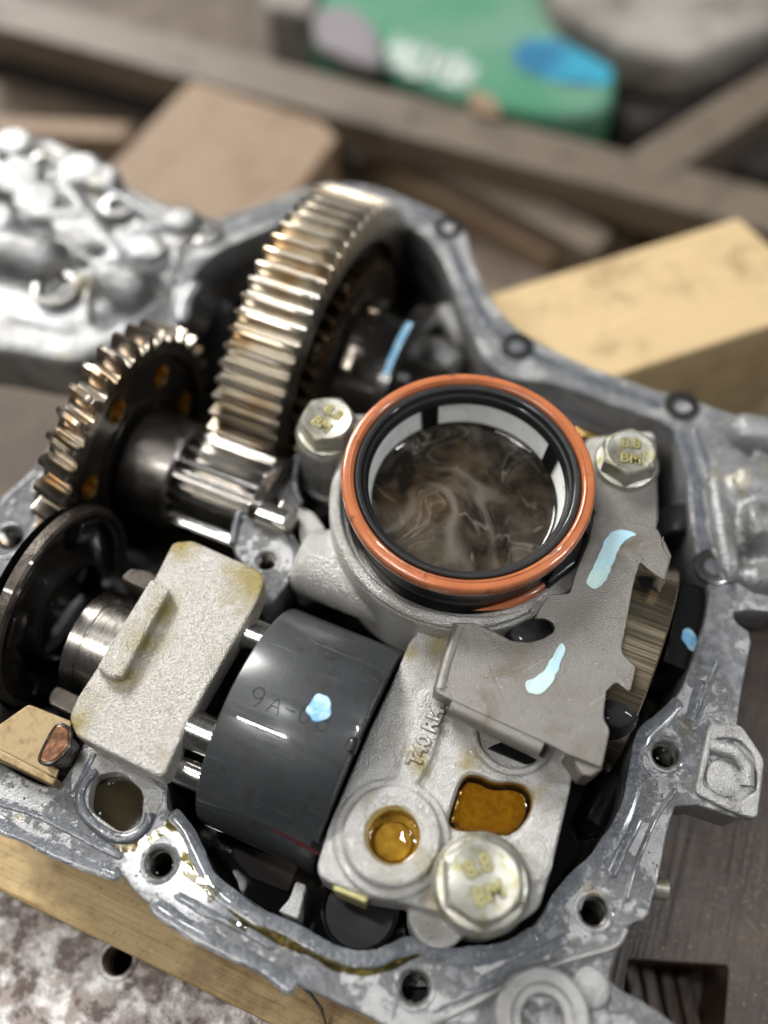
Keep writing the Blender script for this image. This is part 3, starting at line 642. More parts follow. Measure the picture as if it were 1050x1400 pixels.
for i in range(nh):
    a = R_(40.5+51.43*i)
    link('hole_sheen_liner', lathe([(.44, .02), (.405, .03), (.39, 0), (.385, -.8), (.01, -.8)], 32, shaft(-14.4, T1, Z1) @ Matrix.Translation((2.93*math.cos(a), 2.93*math.sin(a), -.05))), M['gold'], G)  # gold liners: the reflection inside the holes put into colour
link('groove_ring', lathe([(2.3, -.1), (2.28, .02), (2.2, .03), (2.16, -.1)], 64, shaft(-14.4, T1, Z1)), M['disk'], G)
link('sleeve', lathe([(1.55, -.1), (1.78, 0), (1.84, .06), (1.86, 1.72), (1.80, 1.80), (1.62, 1.82), (1.55, 1.7), (1.2, 1.68)], 80, shaft(-14.25, T1, Z1)), M['sleeve'], G)
link('pinion', gearmesh(1.66, 1.30, 20, 3.0, .5, shaft(-12.55, T1, Z1), 0, 3, .05), M['steel'], G, smooth=40)
link('thrust_ring', lathe([(.5, 0), (1.75, 0), (1.87, .08), (1.9, .45), (1.8, .55), (1.5, .58), (1.4, .4), (.5, .4)], 64, shaft(-9.6, T1, Z1), wob=lambda a, h: .02*math.sin(a*7)), M['dark'], G)
link('stub_shaft', lathe([(.55, .1), (.55, 1.0), (.5, 1.06), (.38, 1.08), (.38, 1.2), (.01, 1.2)], 40, shaft(-9.3, T1-.9, .25)), M['steel'], G)

# primary: dark disk, collar, bearing cap, planet pins, drum
T2, Z2 = 6.35, -1.0
G = empty('dark_disk', W(-13.9, T2+.6, Z2-3.4), 'large oily black disk with a worn rim at the left of the bearing cap', 'clutch disk')
D = shaft(-13.7, 7.0, Z2)
link('rim', lathe([(3.0, -.50), (3.25, -.48), (3.32, -.42), (3.32, -.12), (3.26, -.04), (3.12, -.02)], 96, D), M['rimdisk'], G)
link('dish', lathe([(3.12, -.02), (3.06, -.04), (3.0, -.14), (2.9, -.16), (2.8, -.5), (2.3, -.62), (1.9, -.5), (1.7, .1), (1.5, .15)], 96, D), M['disk'], G)
link('back_plate', lathe([(3.2, -.74), (.5, -.8)], 48, D), M['disk'], G)
for a in (40, 130, 215, 300):
    m4 = D @ Matrix.Rotation(R_(a), 4, 'Z')
    link('tab', box(2.25, 2.95, -.5, .5, -.5, .06, .07, m4), M['disk'], G)
G = empty('bearing_race', W(-12.2, T2, Z2-1.7), 'bright ground steel bearing collar between black disk and sand cast cap', 'bearing')
link('outer_ring', lathe([(1.2, 0), (1.60, 0), (1.68, .07), (1.70, .5), (1.66, .53), (1.66, .57), (1.70, .6), (1.70, 1.5), (1.3, 1.55)], 96, shaft(-12.5, T2, Z2)), M['collar'], G)
link('inner_ring', lathe([(1.22, .04), (1.1, -.02), (.9, -.02), (.85, .1), (.85, 1)], 64, shaft(-12.5, T2, Z2)), M['steel'], G)

G = empty('bearing_block', (*U(230, 890, 0).xy, -1.4), 'rough sand cast bearing cap with a raised bar, stained yellow at its corners', 'bearing block')
zc = 1.5
cap = UU([(236, 741), (262, 738), (354, 779), (362, 792), (352, 822), (258, 984), (226, 1058), (216, 1062), (104, 1006), (94, 980), (104, 955), (206, 800)], zc)
cm = join(plate([rnd(cap, .13)], .5, zc, .07, 3), plate([rnd(UU([(131, 912), (206, 790), (232, 806), (166, 926), (150, 926)], zc+.4), .08)], zc-.3, zc+.4, .08, 3))
link('casting', remesh(cm, .05, 2), M['sand'], G, smooth=60)
low = UU([(250, 760), (350, 790), (345, 830), (252, 985), (216, 1048), (120, 1000), (200, 830)], 1.0)
link('saddle', plate([rnd(low, .2)], -1.4, .55, .08, 2), M['rimdisk'], G)
link('foot', plate([rnd(UU([(66, 950), (76, 936), (118, 956), (112, 974), (98, 978), (66, 962)], .2), .12)], -1.0, .2, .07, 3), M['rimdisk'], G)
link('foot', plate([rnd(UU([(164, 790), (178, 776), (205, 780), (222, 792), (210, 812)], .6), .12)], -1.0, .6, .07, 3), M['rimdisk'], G)

for (u, v, z, r, lab) in ((350, 870, .8, .52, 'uppermost of three bright steel pins between cap and drum'), (274, 1000, 1.0, .56, 'middle one of three bright steel pins between cap and drum'), (256, 1052, .3, .46, 'lowest of three bright steel pins between cap and drum')):
    p = U(u, v, z); s, tt = p.dot(A), p.dot(B)
    g = empty('planet_pin', W(s, tt, z-r), lab, 'steel pin', 'steel pins between cap and drum')
    link('pin', lathe([(.01, 0), (r-.05, 0), (r, .05), (r, .5), (r-.04, .54), (r-.04, .6), (r, .64), (r, 2.0), (.01, 2.0)], 40, shaft(s-1.05, tt, z-.1)), M['steel'], g)

G = empty('drum', W(-5.1, T2-.1, Z2-3.3), 'dark grey cylindrical drum marked 9A-08 with a blue paint dab', 'drum')
TD, RD, SD = 6.22, 3.33, -6.9
SH = link('shell', lathe([(.5, .25), (3.0, .2), (3.05, .02), (3.22, 0), (3.30, .03), (3.33, .09), (3.33, 3.5), (3.28, 3.58), (3.0, 3.6), (.5, 3.5)], 160, shaft(SD, TD, Z2)), M['drum'], G, smooth=40)
for a in (98, 150):
    link('end_tooth', box(3.0, 3.335, -.2, .2, 3.4, 3.7, .04, shaft(SD, TD, Z2) @ Matrix.Rotation(R_(a), 4, 'Z')), M['black'], G)
def oncyl(me, s0, ang0, h, rot=0.0):          # wrap a flat mesh (x right, y up, z out) round the drum
    M4 = shaft(0, TD, Z2)
    for v in me.vertices:
        x, y = v.co.x*math.cos(rot)-v.co.y*math.sin(rot), v.co.x*math.sin(rot)+v.co.y*math.cos(rot)
        r = RD+h+v.co.z; a = ang0-y/RD; v.co = M4 @ Vector((r*math.cos(a), r*math.sin(a), s0+x))
    return me
def cylang(u, v):                              # where a spot read off the photograph meets the drum
    d = RT*(u-525)/FPX + UP*(700-v)/FPX + FW; o = CP-W(0, TD, Z2); dt, dz, ot, oz = d.dot(B), d.z, o.dot(B), o.z
    a, b, c = dt*dt+dz*dz, 2*(dt*ot+dz*oz), ot*ot+oz*oz-RD*RD; k = (-b-math.sqrt(b*b-4*a*c))/(2*a); p = o+d*k
    return (CP+d*k).dot(A), math.atan2(p.z, p.dot(B))
def strokes(paths, wd=.034):
    ms = []
    for p in paths:
        q = [Vector((x, y)) for x, y in p]; me = ribbon(q, wd, .012, 0, 0, 0, .05); ms.append(me)
    return join(*ms)
arc = lambda cx, cy, rx, ry, a0, a1, n=14: [(cx+rx*math.cos(R_(a0+(a1-a0)*i/n)), cy+ry*math.sin(R_(a0+(a1-a0)*i/n))) for i in range(n+1)]
glyph = {'9': [arc(.2, .38, .15, .15, 0, 360), arc(.05, .3, .3, .33, 15, -60)], 'A': [[(0, 0), (.17, .55), (.34, 0)], [(.07, .2), (.27, .2)]],
         '-': [[(.03, .24), (.3, .24)]], '0': [arc(.18, .27, .14, .27, 0, 360)], '8': [arc(.18, .4, .12, .13, 0, 360), arc(.18, .14, .15, .15, 0, 360)]}
marks = {'9': (350, 952), 'A': (377, 963), '-': (398, 970), '0': (418, 975), '8': (443, 985)}
for ch, (u, v) in marks.items():
    s, a = cylang(u, v); me = strokes(glyph[ch]); me.transform(Matrix.Translation((-.17, -.27, 0)))
    link('stamped_character', oncyl(me, s, a, .001), M['engrave'], SH, smooth=None)
s, a = cylang(436, 968)
spl = plate([rough(dense(circ((0, 0), .34, 40), .03), .16, 4, 5)], 0, .02, .008)
link('paint_dab', oncyl(spl, s, a, .002), M['blue'], G)
for (u, v, L_, w_) in ((405, 1150, .5, .05), (420, 1160, .35, .07), (392, 1144, .4, .04)):
    s, a = cylang(u, v); link('paint_scratch', oncyl(ribbon([Vector((-L_, 0)), Vector((0, .02)), Vector((L_, -.03))], w_*2, .01, 0, u, .5), s, a, .001), M['red'], G)

# tan plate and copper pin at the left rim
G = empty('retainer_plate', (*U(50, 1020, 0).xy, -.6), 'tan plated steel retainer plate with an upturned lip beside the flange', 'retainer plate')
link('plate', plate([rnd(UU([(-30, 1010), (39, 962), (99, 986), (74, 1072), (-30, 1030)], .35), .1)], .2, .35, .05), M['tanplate'], G)
link('lip', plate([rnd(UU([(-6, 1036), (72, 1074), (78, 1064), (0, 1024)], .5), .04)], -.5, .52, .05), M['tanplate'], G)
G = empty('copper_stub', (*U(78, 1020, .4).xy, -.5), 'copper coloured D shaped stub standing beside the tan plate', 'pin')
D_ = chaikin(UU([(80, 988), (94, 994), (97, 1008), (92, 1026), (70, 1046), (54, 1042), (53, 1034), (70, 1000)], 1.0), 2)
link('body', plate([D_], -.5, .96, .05), M['dark'], G); link('top_face', plate([offset(D_, -.02)], .9, 1.02, .05, 3), M['copper'], G)
link('edge', plate([offset(D_, .05), offset(D_, -.06)], .8, 1.0, .04, 2), M['dark'], G)

# ------------------------------------------------------------------ pump body (one casting)
RC = Vector((2.37, 13.95)); ZT = 1.0
G = empty('pump_body', (*U(620, 1090, 0).xy, -1.5), 'light grey cast pump body with two amber oil recesses and raised lettering T40 RI4', 'pump body')
bp = rnd(UU([(560, 874), (553, 893), (535, 934), (506, 994), (481, 1052), (452, 1120), (433, 1184), (436, 1198), (452, 1208), (505, 1228), (560, 1236), (640, 1262), (690, 1266), (724, 1252), (738, 1240), (757, 1177), (776, 1097), (792, 1025), (840, 940), (860, 860), (700, 780), (620, 830)], ZT), .18)
bore = circ(U(539, 1141, 1.45).xy, .72, 48)
rec = chaikin(UU([(632, 1058), (656, 1058), (676, 1070), (704, 1067), (726, 1078), (730, 1104), (716, 1130), (696, 1144), (660, 1138), (612, 1134), (614, 1108)], ZT), 2)
bossc = U(536, 1141, 1.45).xy
ms = [plate([bp, circ(U(539, 1141, 1.45).xy, .72, 48), rec], -.6, ZT, .1, 3)]
ms.append(plate([circ(bossc, 1.26, 56), circ(U(539, 1141, 1.45).xy, .72, 48)], .2, 1.42, .12, 3))
ms.append(plate([circ(bossc, 1.5, 56), circ(U(539, 1141, 1.45).xy, .72, 48)], .2, 1.16, .1, 3))
pad = rnd(UU([(600, 925), (612, 945), (604, 990), (590, 1040), (566, 1078), (540, 1072), (548, 1040), (562, 990), (572, 950)], 1.2), .3)
ms.append(plate([pad], .5, 1.17, .09, 3))
ms.append(plate([circ(U(720, 1172, 1.1).xy, .62, 40)], .3, 1.1, .06, 2))
ms.append(plate([circ(U(658, 1208, 1.0).xy, 1.2, 56)], -1.4, 1.28, .1, 3))
ms.append(plate([circ(U(600, 1250, .2).xy, .8, 40)], -1.4, .2, .1, 3))
# half-round lip under the bracket
lipc = U(702, 1000, 1.2).xy
ms.append(plate([circ(lipc, 1.16, 48), circ(lipc, .96, 48)], .6, 1.2, .07, 3))
# strainer seat: ring and outer wall
ms.append(plate([circ(RC, 4.02, 72), circ(RC, 3.45, 72)], -1.2, 1.75, .16, 3))
ms.append(plate([circ(RC, 3.7, 72), circ(RC, 3.2, 72)], -1.2, .9, .1, 3))
# cylindrical valve bore running out to the left of the seat
p0 = U(420, 757, .3); s0, t0 = p0.dot(A), p0.dot(B)
ms.append(lathe([(.01, 0), (.95, 0), (1.05, .12), (1.07, .3), (1.12, 4.6), (.01, 4.6)], 48, shaft(s0-.1, t0-.1, .1)))
# webs to the left bolt boss and to the hole block
ms.append(plate([rnd(UU([(404, 688), (430, 700), (444, 720), (452, 760), (430, 790), (405, 800), (392, 780), (412, 750)], .2), .2)], -1.6, .2, .08, 2))
lb = U(450, 588, 2.0).xy
ms.append(plate([circ(lb, 1.0, 40)], -1.0, 1.75, .08, 2))
ms.append(plate([circ(lb.lerp(RC, .3), .75, 30)], -.5, 1.7, .08, 2)); ms.append(plate([rnd([lb+Vector((.3, -.9)), lb+Vector((1.6, -1.3)), lb+Vector((1.8, .9)), lb+Vector((.3, .9))], .2)], -.5, 1.6, .08, 2))
# support under the right bolt
ms.append(plate([rnd(UU([(800, 600), (895, 590), (900, 720), (830, 740), (790, 700)], .9), .3)], -2.5, 1.0, .1, 2))
link('casting', remesh(join(*ms), .052, 4, .5), M['body'], G, smooth=60)
link('boss_face', lathe([(1.18, 0), (1.16, .012), (.80, .012), (.72, -.04)], 64, rotz(bossc.x, bossc.y, 1.43, 0)), M['body'], G)
bc = U(539, 1141, 1.45).xy
link('bore_wall', lathe([(.735, 0), (.70, -.06), (.70, -1.0), (.50, -1.02), (.01, -1.02)], 56, rotz(bc.x, bc.y, 1.44, 0)), M['goldfloor'], G)
link('bore_plug', lathe([(.52, -.6), (.5, -.5), (.46, -.47), (.01, -.47)], 48, rotz(bc.x-.02, bc.y-.02, 1.1, 0)), M['goldfloor'], G)
link('amber_oil', lathe([(.715, .10), (.66, .025), (.6, 0), (.01, 0)], 56, rotz(bc.x, bc.y, .98, 0)), M['amber'], G)
link('recess_wall', plate([offset(rec, .06), offset(rec, -.03)], .09, .90, .02), M['recessbrown'], G)
link('recess_floor', plate([offset(rec, .08)], -.1, .1, .02), M['recessbrown'], G)
link('recess_pad', plate([offset(rec, -.27)], .05, .42, .17, 4), M['goldfloor'], G)
link('amber_oil', plate([offset(rec, -.025)], .50, .82, .15, 5), M['amber'], G)
c = U(583, 1006, 1.2).xy
tm = text('T40 RI4', .54, .03, rotz(c.x, c.y, 1.18, math.atan2(*(U(612, 950, 1.2)-U(566, 1056, 1.2)).yx)), .022)
link('raised_lettering', tm, M['body'], G, smooth=None)
link('oil_residue', text('T40 RI4', .54, .004, rotz(c.x, c.y, 1.176, math.atan2(*(U(612, 950, 1.2)-U(566, 1056, 1.2)).yx)), .004, .034), M['residue'], G, smooth=None)
link('cast_line', tube([Vector((*(U(720, 1172, 1.1).xy+Vector((.64*math.cos(a), .64*math.sin(a)))), 1.03)) for a in [R_(-60+i*10) for i in range(20)]], .03, 8), M['body'], G)
link('slot_shade', plate([rnd(UU([(665, 1022), (720, 1045), (738, 1040), (690, 1012)], 1.1), .1)], .9, 1.06, .02), M['black'], G)  # black plate standing in for the shade inside the slot
link('side_tab', plate([rnd(UU([(455, 1206), (505, 1226), (500, 1236), (455, 1217)], .9), .04)], -.4, .92, .05), M['zinclet'], G)

# hole block with sealant to the left of the pump body
G = empty('hole_block', (*U(360, 770, 0).xy, -1.8), 'small grey cast block with one threaded hole smeared with sealant', 'cast block')
hb = rnd(UU([(316, 744), (326, 720), (342, 700), (372, 706), (400, 728), (410, 745), (408, 768), (392, 800), (372, 826), (352, 830), (345, 790), (330, 770)], .3), .12)
hcx = U(364, 767, .3).xy
link('block', plate([hb, circ(hcx, .30, 32)], -1.8, .3, .08, 3), M['flange'], G)
threaded(hcx, .31, .302, 1.2, 'thread', G)
link('sealant_bead', ribbon(UU([(330, 705), (350, 715), (380, 727), (402, 742), (406, 765), (396, 790)], .3), .2, .08, .3, 31), M['seal'], G)
link('sealant_bead', ribbon(UU([(318, 745), (322, 720), (328, 700)], .3), .26, .14, .3, 32), M['seal'], G)
G2 = empty('bearing_holder', (*U(400, 650, 0).xy, -1.5), 'grey cast holder curved round the foot of the left bolt column', 'bearing holder')
link('holder', plate([rnd(UU([(372, 668), (390, 645), (404, 618), (416, 622), (404, 650), (408, 676), (412, 696), (404, 700), (380, 686)], .2), .12)], -1.8, .2, .08, 3), M['flange'], G2)
link('sealant_bead', ribbon(UU([(412, 622), (402, 645), (403, 670), (412, 690)], .3), .2, .1, .3, 33), M['seal'], G2)
G3 = empty('squared_shaft_end', (*U(390, 700, .5).xy, -.5), 'squared brushed steel shaft end beside the threaded hole block', 'shaft end')
sq = rnd(UU([(386, 682), (404, 692), (407, 700), (396, 722), (388, 724), (370, 714), (374, 702)], .75), .06)
link('head', plate([sq], -.2, .75, .06, 3), M['collar'], G3)
link('neck', tube([U(345, 690, .3), U(378, 703, .3)], .32, 20), M['steel'], G3)

# ------------------------------------------------------------------ strainer cup with orange ring
G = empty('oil_strainer', (RC.x, RC.y, .9), 'round black oil strainer cup with an orange sealing ring, full of swirling dark oil', 'oil strainer')
rm = rotz(RC.x, RC.y, 0, 0)
# orange ring: wide soft section with a shallow groove
pr = []
for i in range(24):
    a = 2*math.pi*i/24; x, y = math.cos(a), math.sin(a)
    pr.append((3.415+.19*(abs(x)**.6)*(1 if x > 0 else -1), 3.30+.22*(abs(y)**.6)*(1 if y > 0 else -1)))
link('orange_ring', lathe(pr, 160, rm, closed=True, wob=lambda a, h: .0035*math.sin(a*3+1)), M['orange'], G, smooth=70)
link('ring_groove', lathe([(3.30, 3.52), (3.33, 3.545), (3.36, 3.53)], 160, rm), M['orange'], G)
link('cup_rim', lathe([(3.22, 3.05), (3.21, 3.42), (3.17, 3.47), (3.10, 3.48), (3.02, 3.44), (3.0, 3.34), (2.96, 3.28), (2.90, 3.26), (2.86, 3.18), (2.84, 3.05)], 160, rm), M['rubber'], G)
link('cup_body', lathe([(3.20, 3.1), (3.34, 3.08), (3.36, 2.7), (3.30, 2.5), (3.34, 2.2), (3.36, 1.9), (3.28, 1.6), (3.3, 1.2)], 128, rm), M['black'], G)
link('lower_ring', tube([Vector((RC.x+3.42*math.cos(R_(a)), RC.y+3.42*math.sin(R_(a)), 1.80)) for a in range(-88, -38, 2)], [.13*min(1, i/9, (24-i)/9)+.005 for i in range(25)], 12), M['orange'], G)
OZ = 2.05
def wallsec(a0, a1, r0, r1, z0, z1, n=24, th=.05): return lathe([(r0, z0), (r1, z1), (r1+th, z1), (r0+th, z0)], n, rm, closed=True, a0=R_(a0), a1=R_(a1))
ribs = [(110.5, 11), (23, 12), (-67, 11), (-157, 11)]
link('cage', lathe([(2.84, 3.06), (2.82, 3.0), (2.84, 2.95)], 128, rm), M['black'], G)
for c_, h_ in ribs: link('rib', wallsec(c_-h_/2, c_+h_/2, 2.64, 2.83, 1.6, 3.05, 8, .12), M['black'], G)
for i in range(4):
    a1 = ribs[i][0]-ribs[i][1]/2+1; a0 = ribs[(i+1) % 4][0]+ribs[(i+1) % 4][1]/2-1
    if a0 > a1: a0 -= 360
    link('strainer_window', wallsec(a0, a1, 2.69, 2.86, 1.7, 2.98, 30, .04), M['mesh'], G)
link('oil_surface', lathe([(2.74, OZ+.11), (2.70, OZ+.05), (2.64, OZ+.012), (2.56, OZ), (2.54, OZ), (2.0, OZ), (1.0, OZ), (.01, OZ)], 128, rm), M['oilpool'], G)
link('cup_floor', lathe([(2.8, 1.5), (2.7, 1.4), (.01, 1.4)], 64, rm), M['black'], G)
# wire clip round the left foot of the ring
link('seat_lip', tube([Vector((RC.x+3.82*math.cos(R_(a)), RC.y+3.82*math.sin(R_(a)), 1.86)) for a in range(140, 300, 4)], [.19*min(1, .25+i/8, .25+(39-i)/8) for i in range(40)], 12), M['body'], G)

# ------------------------------------------------------------------ steel bracket
G = empty('steel_bracket', (*U(730, 900, 2.2).xy, 1.0), 'stamped grey steel bracket with two pale blue paint strokes and a rolled lower edge', 'bracket')
ZB = 2.25
br = UU([(812, 700), (899, 722), (905, 735), (907, 750), (916, 762), (909, 794), (888, 779), (875, 768), (873, 776), (866, 800), (857, 851), (850, 880), (851, 893), (870, 912), (866, 930), (861, 947), (843, 932), (829, 944), (825, 981), (834, 998), (823, 1050),
    (773, 1030), (752, 1018), (700, 995), (619, 958), (594, 945), (621, 851), (648, 851), (674, 862), (700, 876), (724, 878), (744, 872), (758, 863), (758, 852), (745, 845), (731, 846), (735, 836), (750, 813), (779, 811), (788, 779), (804, 741)], ZB)
link('plate', plate([rnd(br, .10, 3)], ZB-.14, ZB, .035, 3), M['bracket'], G)
up_ = UU([(812, 701), (806, 660), (822, 610), (850, 585), (896, 598), (898, 660), (899, 723)], ZB-.1)
link('bolt_tab', plate([rnd(up_, .15)], ZB-.30, ZB-.14, .04, 3), M['bracket'], G)
# rolled lower edge and side lips
def at3(u, v, z): return Vector((*U(u, v, z).xy, z))
link('rolled_edge', tube([at3(617, 964, 1.93), at3(640, 975, 1.93), at3(700, 1004, 1.93), at3(740, 1023, 1.93)], .30, 24), M['bracket'], G)
link('left_fold', tube([at3(602, 944, 2.12), at3(612, 905, 2.12), at3(628, 858, 2.12)], .18, 18), M['bracket'], G)
link('left_lip', plate([rnd(UU([(592, 942), (618, 955), (640, 860), (620, 852)], 2.0), .04)], 1.25, 2.1, .03), M['bracket'], G)
link('corner_lip', plate([rnd(UU([(773, 1030), (823, 1052), (806, 1064), (794, 1062)], 1.9), .04)], 1.1, 2.12, .03), M['bracket'], G)
link('hook_lip', plate([rnd(UU([(905, 735), (917, 762), (908, 800), (898, 790), (903, 765)], 2.1), .03)], 1.3, ZB-.05, .03), M['bracket'], G)
for px, sd in (([(812, 806), (802, 800), (803, 790), (816, 765), (830, 732), (842, 724), (858, 725), (873, 731), (858, 736), (848, 746), (834, 780), (824, 800)], 1), ([(768, 876), (773, 888), (766, 910), (752, 940), (736, 951), (722, 948), (717, 938), (722, 930), (740, 924), (754, 900)], 2)):
    link('paint_stroke', plate([rough(dense(chaikin(UU(px, ZB), 2), .05), .04, 5, sd)], ZB-.005, ZB+.018, .008), M['cyan'], G)

# ------------------------------------------------------------------ bolts
def bolt(name, c, z, ra, hh, fr, rot, label, tilt=None, lrot=0):
    g = empty(name, (c.x, c.y, z), label, 'bolt', 'hex bolts marked 8.8'); M4 = rotz(c.x, c.y, z, 0)
    link('flange_washer', lathe([(fr-.04, 0), (fr, .04), (fr, .13), (fr-.05, .17), (ra*1.17, .26), (ra, .30), (.01, .3)], 64, M4), M['zinc'], g)
    n = 72; vs = []; fs = []; rc_ = ra*.93; H = .3+hh
    for i in range(n):
        a = 2*math.pi*i/n; m = (a % (math.pi/3))-math.pi/6; rh = ra/math.cos(m)
        zt = H-max(0, (rh-rc_))*.55
        for r, h in ((rh, .18), (rh, zt-.03), (rh-.02, zt), (rc_, H), (rc_-.07, H-.004), (rc_-.12, H-.03), (.001, H-.035)): vs.append((r*math.cos(a), r*math.sin(a), h))
    for i in range(n):
        for j in range(6): fs.append((i*7+j, ((i+1) % n)*7+j, ((i+1) % n)*7+j+1, i*7+j+1))
    me = from_py(vs, fs); me.transform(M4 @ Matrix.Rotation(rot, 4, 'Z')); hd = link('hex_head', me, M['zinc'], g, smooth=28)
    s = ra*.62
    for body, dy in (('8.8', .34), ('BM', -.36)):
        tm = text(body, s, .012, M4 @ Matrix.Rotation(lrot, 4, 'Z') @ Matrix.Translation((0, dy*ra, H-.02)), .010)
        link('lettering', tm, M['zinclet'], hd, smooth=None)
        link('oil_residue', text(body, s, .003, M4 @ Matrix.Rotation(lrot, 4, 'Z') @ Matrix.Translation((0, dy*ra, H-.03)), .003, .03), M['residue'], hd, smooth=None)
    return g
bolt('hex_bolt', U(449, 586, 2.1).xy, 1.76, .78, .62, 1.02, R_(5), 'tall flanged bolt on the grey column left of the orange ring', lrot=R_(-38))
bolt('hex_bolt', U(855, 635, 2.1).xy, 1.98, .76, .60, 1.0, R_(20), 'flanged bolt holding the bracket tab right of the orange ring', lrot=R_(-8))
bolt('hex_bolt', U(658, 1208, 1.4).xy, 1.30, .95, .42, 1.24, R_(30), 'largest flanged bolt below the rectangular amber oil recess', lrot=R_(20))
g = empty('spacer_sleeve', (*lb, -1), 'grey smeared metal column under the left bolt', 'column')
link('sleeve', lathe([(.98, 2.75), (1.02, 2.70), (1.02, .6), (.98, .5), (1.05, .45), (1.05, .3), (.9, .25)], 56, rotz(lb.x, lb.y, -1, 0)), M['cast'], g)
link('smear', lathe([(1.025, 1.2), (1.05, 1.7), (1.05, 2.2), (1.025, 2.5)], 20, rotz(lb.x, lb.y, -1, 0), a0=R_(-85), a1=R_(-35)), M['flange'], g)

# ------------------------------------------------------------------ parts beyond the bracket
G = empty('brass_drum', W(2.6, 12.2, -5), 'brushed brass coloured drum under the right edge of the bracket', 'drum')
link('shell', lathe([(1, -1.5), (3.3, -1.5), (3.4, -1.42), (3.4, -.05), (3.34, 0), (2.6, 0), (1, .02)], 128, shaft(3.4, 12.2, -1.6)), M['brass'], G)
link('core', lathe([(3.2, 0), (3.2, 2.2), (1, 2.2)], 64, shaft(-.5, 12.2, -1.6)), M['dark'], G)
G = empty('black_cover', (*U(940, 850, -.5).xy, -2.5), 'black plastic cover with a blue paint spot beside the right flange', 'cover')
cv = UU([(932, 792), (975, 807), (950, 918), (908, 900)], -.3)
link('cover', plate([rnd(cv, .12)], -2.6, -.3, .08, 3), M['black'], G)
link('edge_line', plate([rnd(UU([(908, 896), (950, 914), (950, 922), (906, 904)], -.3), .03)], -2.4, -.26, .03), M['black'], G)
link('paint_spot', plate([rough(dense(chaikin(UU([(932, 862), (941, 858), (950, 866), (954, 880), (950, 892), (940, 886), (933, 876)], -.29), 2), .05), .06, 5, 3)], -.3, -.275, .008), M['blue'], G)
def blob(name, u, v, r, z, label, m='black', h=.6):
    c = U(u, v, z).xy; return tag(link(name, remesh(lathe([(.01, -1.5), (r, -1.5), (r*1.02, 0), (r*.85, h*.8), (r*.4, h), (.01, h*1.02)], 32, rotz(c.x, c.y, z-h, 0)), .08, 3), M[m]), label, 'oily fitting')
blob('rubber_grommet', 884, 815, .85, 1.6, 'black oily grommet in the upper notch of the bracket', 'rubber')
blob('rubber_grommet', 845, 965, .7, 1.0, 'black oily grommet in the lower notch of the bracket', 'rubber')
blob('rubber_grommet', 728, 862, .72, 1.55, 'black oily knob showing through the slot of the bracket', 'rubber', .4)
G = tag(link('rubber_pad', plate([rnd(UU([(752, 800), (790, 770), (806, 730), (800, 720), (760, 770), (745, 795)], 2.0), .05)], .5, 2.0, .1), M['rubber']), 'black rubber pad wedged between orange ring and bracket', 'pad')
# dark gallery tubes and small castings in the sump
def capz(name, p, q, r, z, m, label, cat='tube'): return tag(link(name, capsule(p, q, r, z), M[m]), label, cat)
capz('oil_pipe', (500, 830), (590, 900), .5, -1.6, 'black', 'black oily pipe in the gap above the dark drum')
capz('oil_pipe', (400, 830), (470, 800), .6, -2.0, 'black', 'black oily pipe below the cast valve bore')
capz('yellow_pipe', (780, 588), (850, 612), .2, -.4, 'gold', 'golden pipe showing between orange ring and right bolt', 'pipe')
capz('oil_pipe', (920, 700), (930, 745), .9, -1.2, 'rubber', 'dark rubber bush in the recess right of the bracket tab')
capz('oil_pipe', (850, 1040), (800, 1140), .5, -2.4, 'black', 'black pipe under the oil along the right inner wall')
G = empty('sump_post', (*U(400, 1235, 0).xy, -3), 'small light grey cast post rising from the sump by the lower rim', 'post')
link('post', plate([rnd(UU([(404, 1204), (420, 1210), (416, 1226), (408, 1258), (388, 1250), (380, 1246), (396, 1228)], -.4), .1)], -3, -.4, .07, 3), M['cast'], G)
G = empty('sump_cup', (*U(492, 1255, -1).xy, -3), 'black round cup half under the pump body by the lower rim', 'cup')
link('cup', lathe([(.9, -1), (1.1, .8), (1.05, .9), (.97, .86), (.93, .72), (.01, .70)], 48, rotz(*U(492, 1245, -1.2).xy, -2, 0)), M['black'], G)
G = empty('sump_plate', (*U(350, 1190, -2).xy, -3.5), 'dark metal baffle just under the oil below the drum', 'baffle')
link('plate', plate([rnd(UU([(320, 1150), (410, 1180), (395, 1222), (340, 1200), (315, 1172)], -2.8), .15)], -3, -2.84, .05), M['baffle'], G)
block('cream_box', [(350, -40), (365, 8), (425, 22), (440, -40)], -9, -13.98, 'cloth', 'cream box corner beside the green container at the top edge', 'box', .3, .2)
block('grey_rag', [(425, 10), (430, 55), (470, 78), (525, 92), (520, 40), (480, 5)], -8.6, -9.55, 'greyrag', 'crumpled mauve grey rag in front of the green container', 'rag', 1, .35)
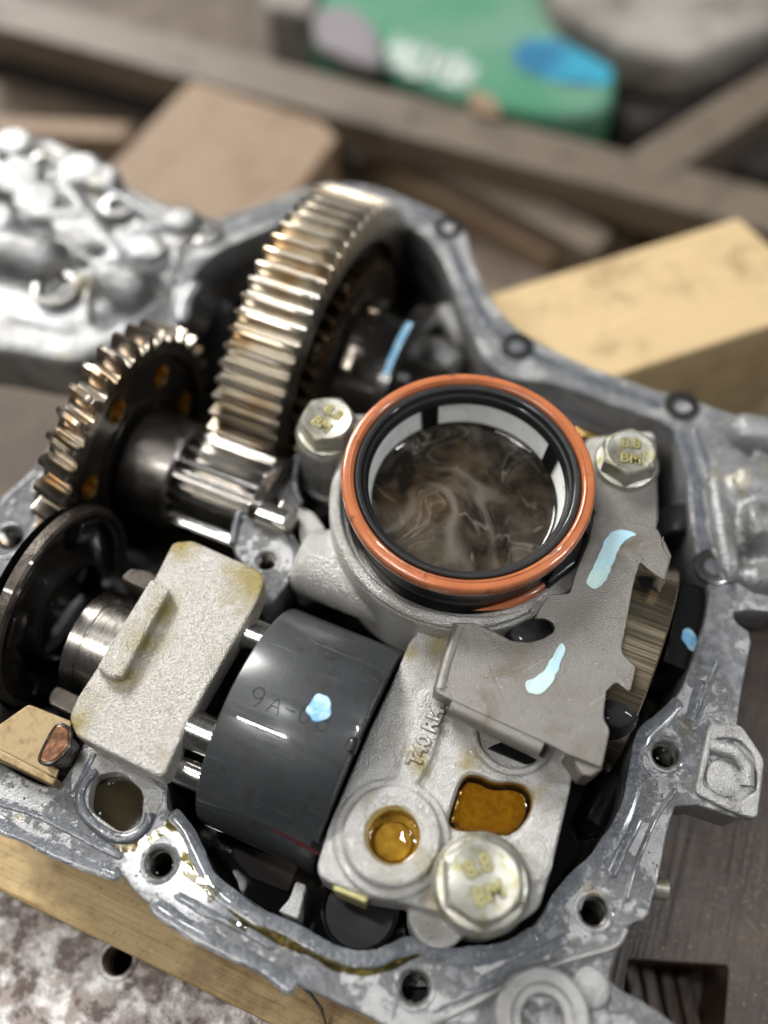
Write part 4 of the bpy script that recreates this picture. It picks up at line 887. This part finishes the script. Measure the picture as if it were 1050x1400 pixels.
# oil droplets and dust
def drops(name, spots, mtl, parent, rr=(.012, .045), flat=.5):
    ms = []
    for x, y, z in spots:
        q = random.uniform(*rr)*random.uniform(.6, 1); ms.append(lathe([(q, 0), (q*.85, q*flat*.6), (q*.45, q*flat*.95), (.001, q*flat)], 8, rotz(x, y, z, 0)))
    o = link(name, join(*ms), mtl, parent); o['kind'] = 'stuff'; return o
def inside(p, poly):
    c = False; n = len(poly)
    for i in range(n):
        a, b = poly[i], poly[i-1]
        if (a.y > p[1]) != (b.y > p[1]) and p[0] < (b.x-a.x)*(p[1]-a.y)/(b.y-a.y)+a.x: c = not c
    return c
def scatter(poly, n, z, avoid=()):
    x0, x1 = min(p.x for p in poly), max(p.x for p in poly); y0, y1 = min(p.y for p in poly), max(p.y for p in poly); out = []
    for _ in range(n*20):
        p = (random.uniform(x0, x1), random.uniform(y0, y1))
        if inside(p, poly) and not any(inside(p, a) for a in avoid): out.append((*p, z))
        if len(out) >= n: break
    return out
br_ob = next(o for o in bpy.data.objects if o.name == 'steel_bracket'); pb = next(o for o in bpy.data.objects if o.name == 'pump_body')
drops('oil_droplet', scatter(offset(br, -.15), 60, ZB+.001), M['wet'], br_ob, (.012, .04))
drops('oil_droplet', scatter(outer, 420, .002, (offset(inner, .1),)), M['seal'], HB, (.015, .06))
tag(drops('wood_dust', scatter(UU([(850, 1130), (1050, 1120), (1050, 1400), (1005, 1400), (1000, 1310), (870, 1300)], -5.6), 110, -5.6), M['plank'], None, (.008, .04), .7), 'pale specks of wood dust scattered on the dark brown board', 'dust', kind='stuff')
cr = []
for i in range(26):
    c = U(random.uniform(860, 1050), random.uniform(1130, 1300), -5.6); a = random.uniform(0, 3.1); l_ = random.uniform(.1, .35)
    cr.append(ribbon([Vector((c.x, c.y)), Vector((c.x+l_*.5*math.cos(a)+.03, c.y+l_*.5*math.sin(a))), Vector((c.x+l_*math.cos(a), c.y+l_*math.sin(a)))], .025, .02, -5.6, i, .3, .05))
tag(link('wood_fibre', join(*cr), M['yellowwood']), 'thin pale wood fibres lying on the dark brown board', 'fibres', kind='stuff')
print('objects', len(bpy.data.objects), 'tris', sum(len(m.loop_triangles) or sum(len(p.vertices)-2 for p in m.polygons) for m in bpy.data.meshes))
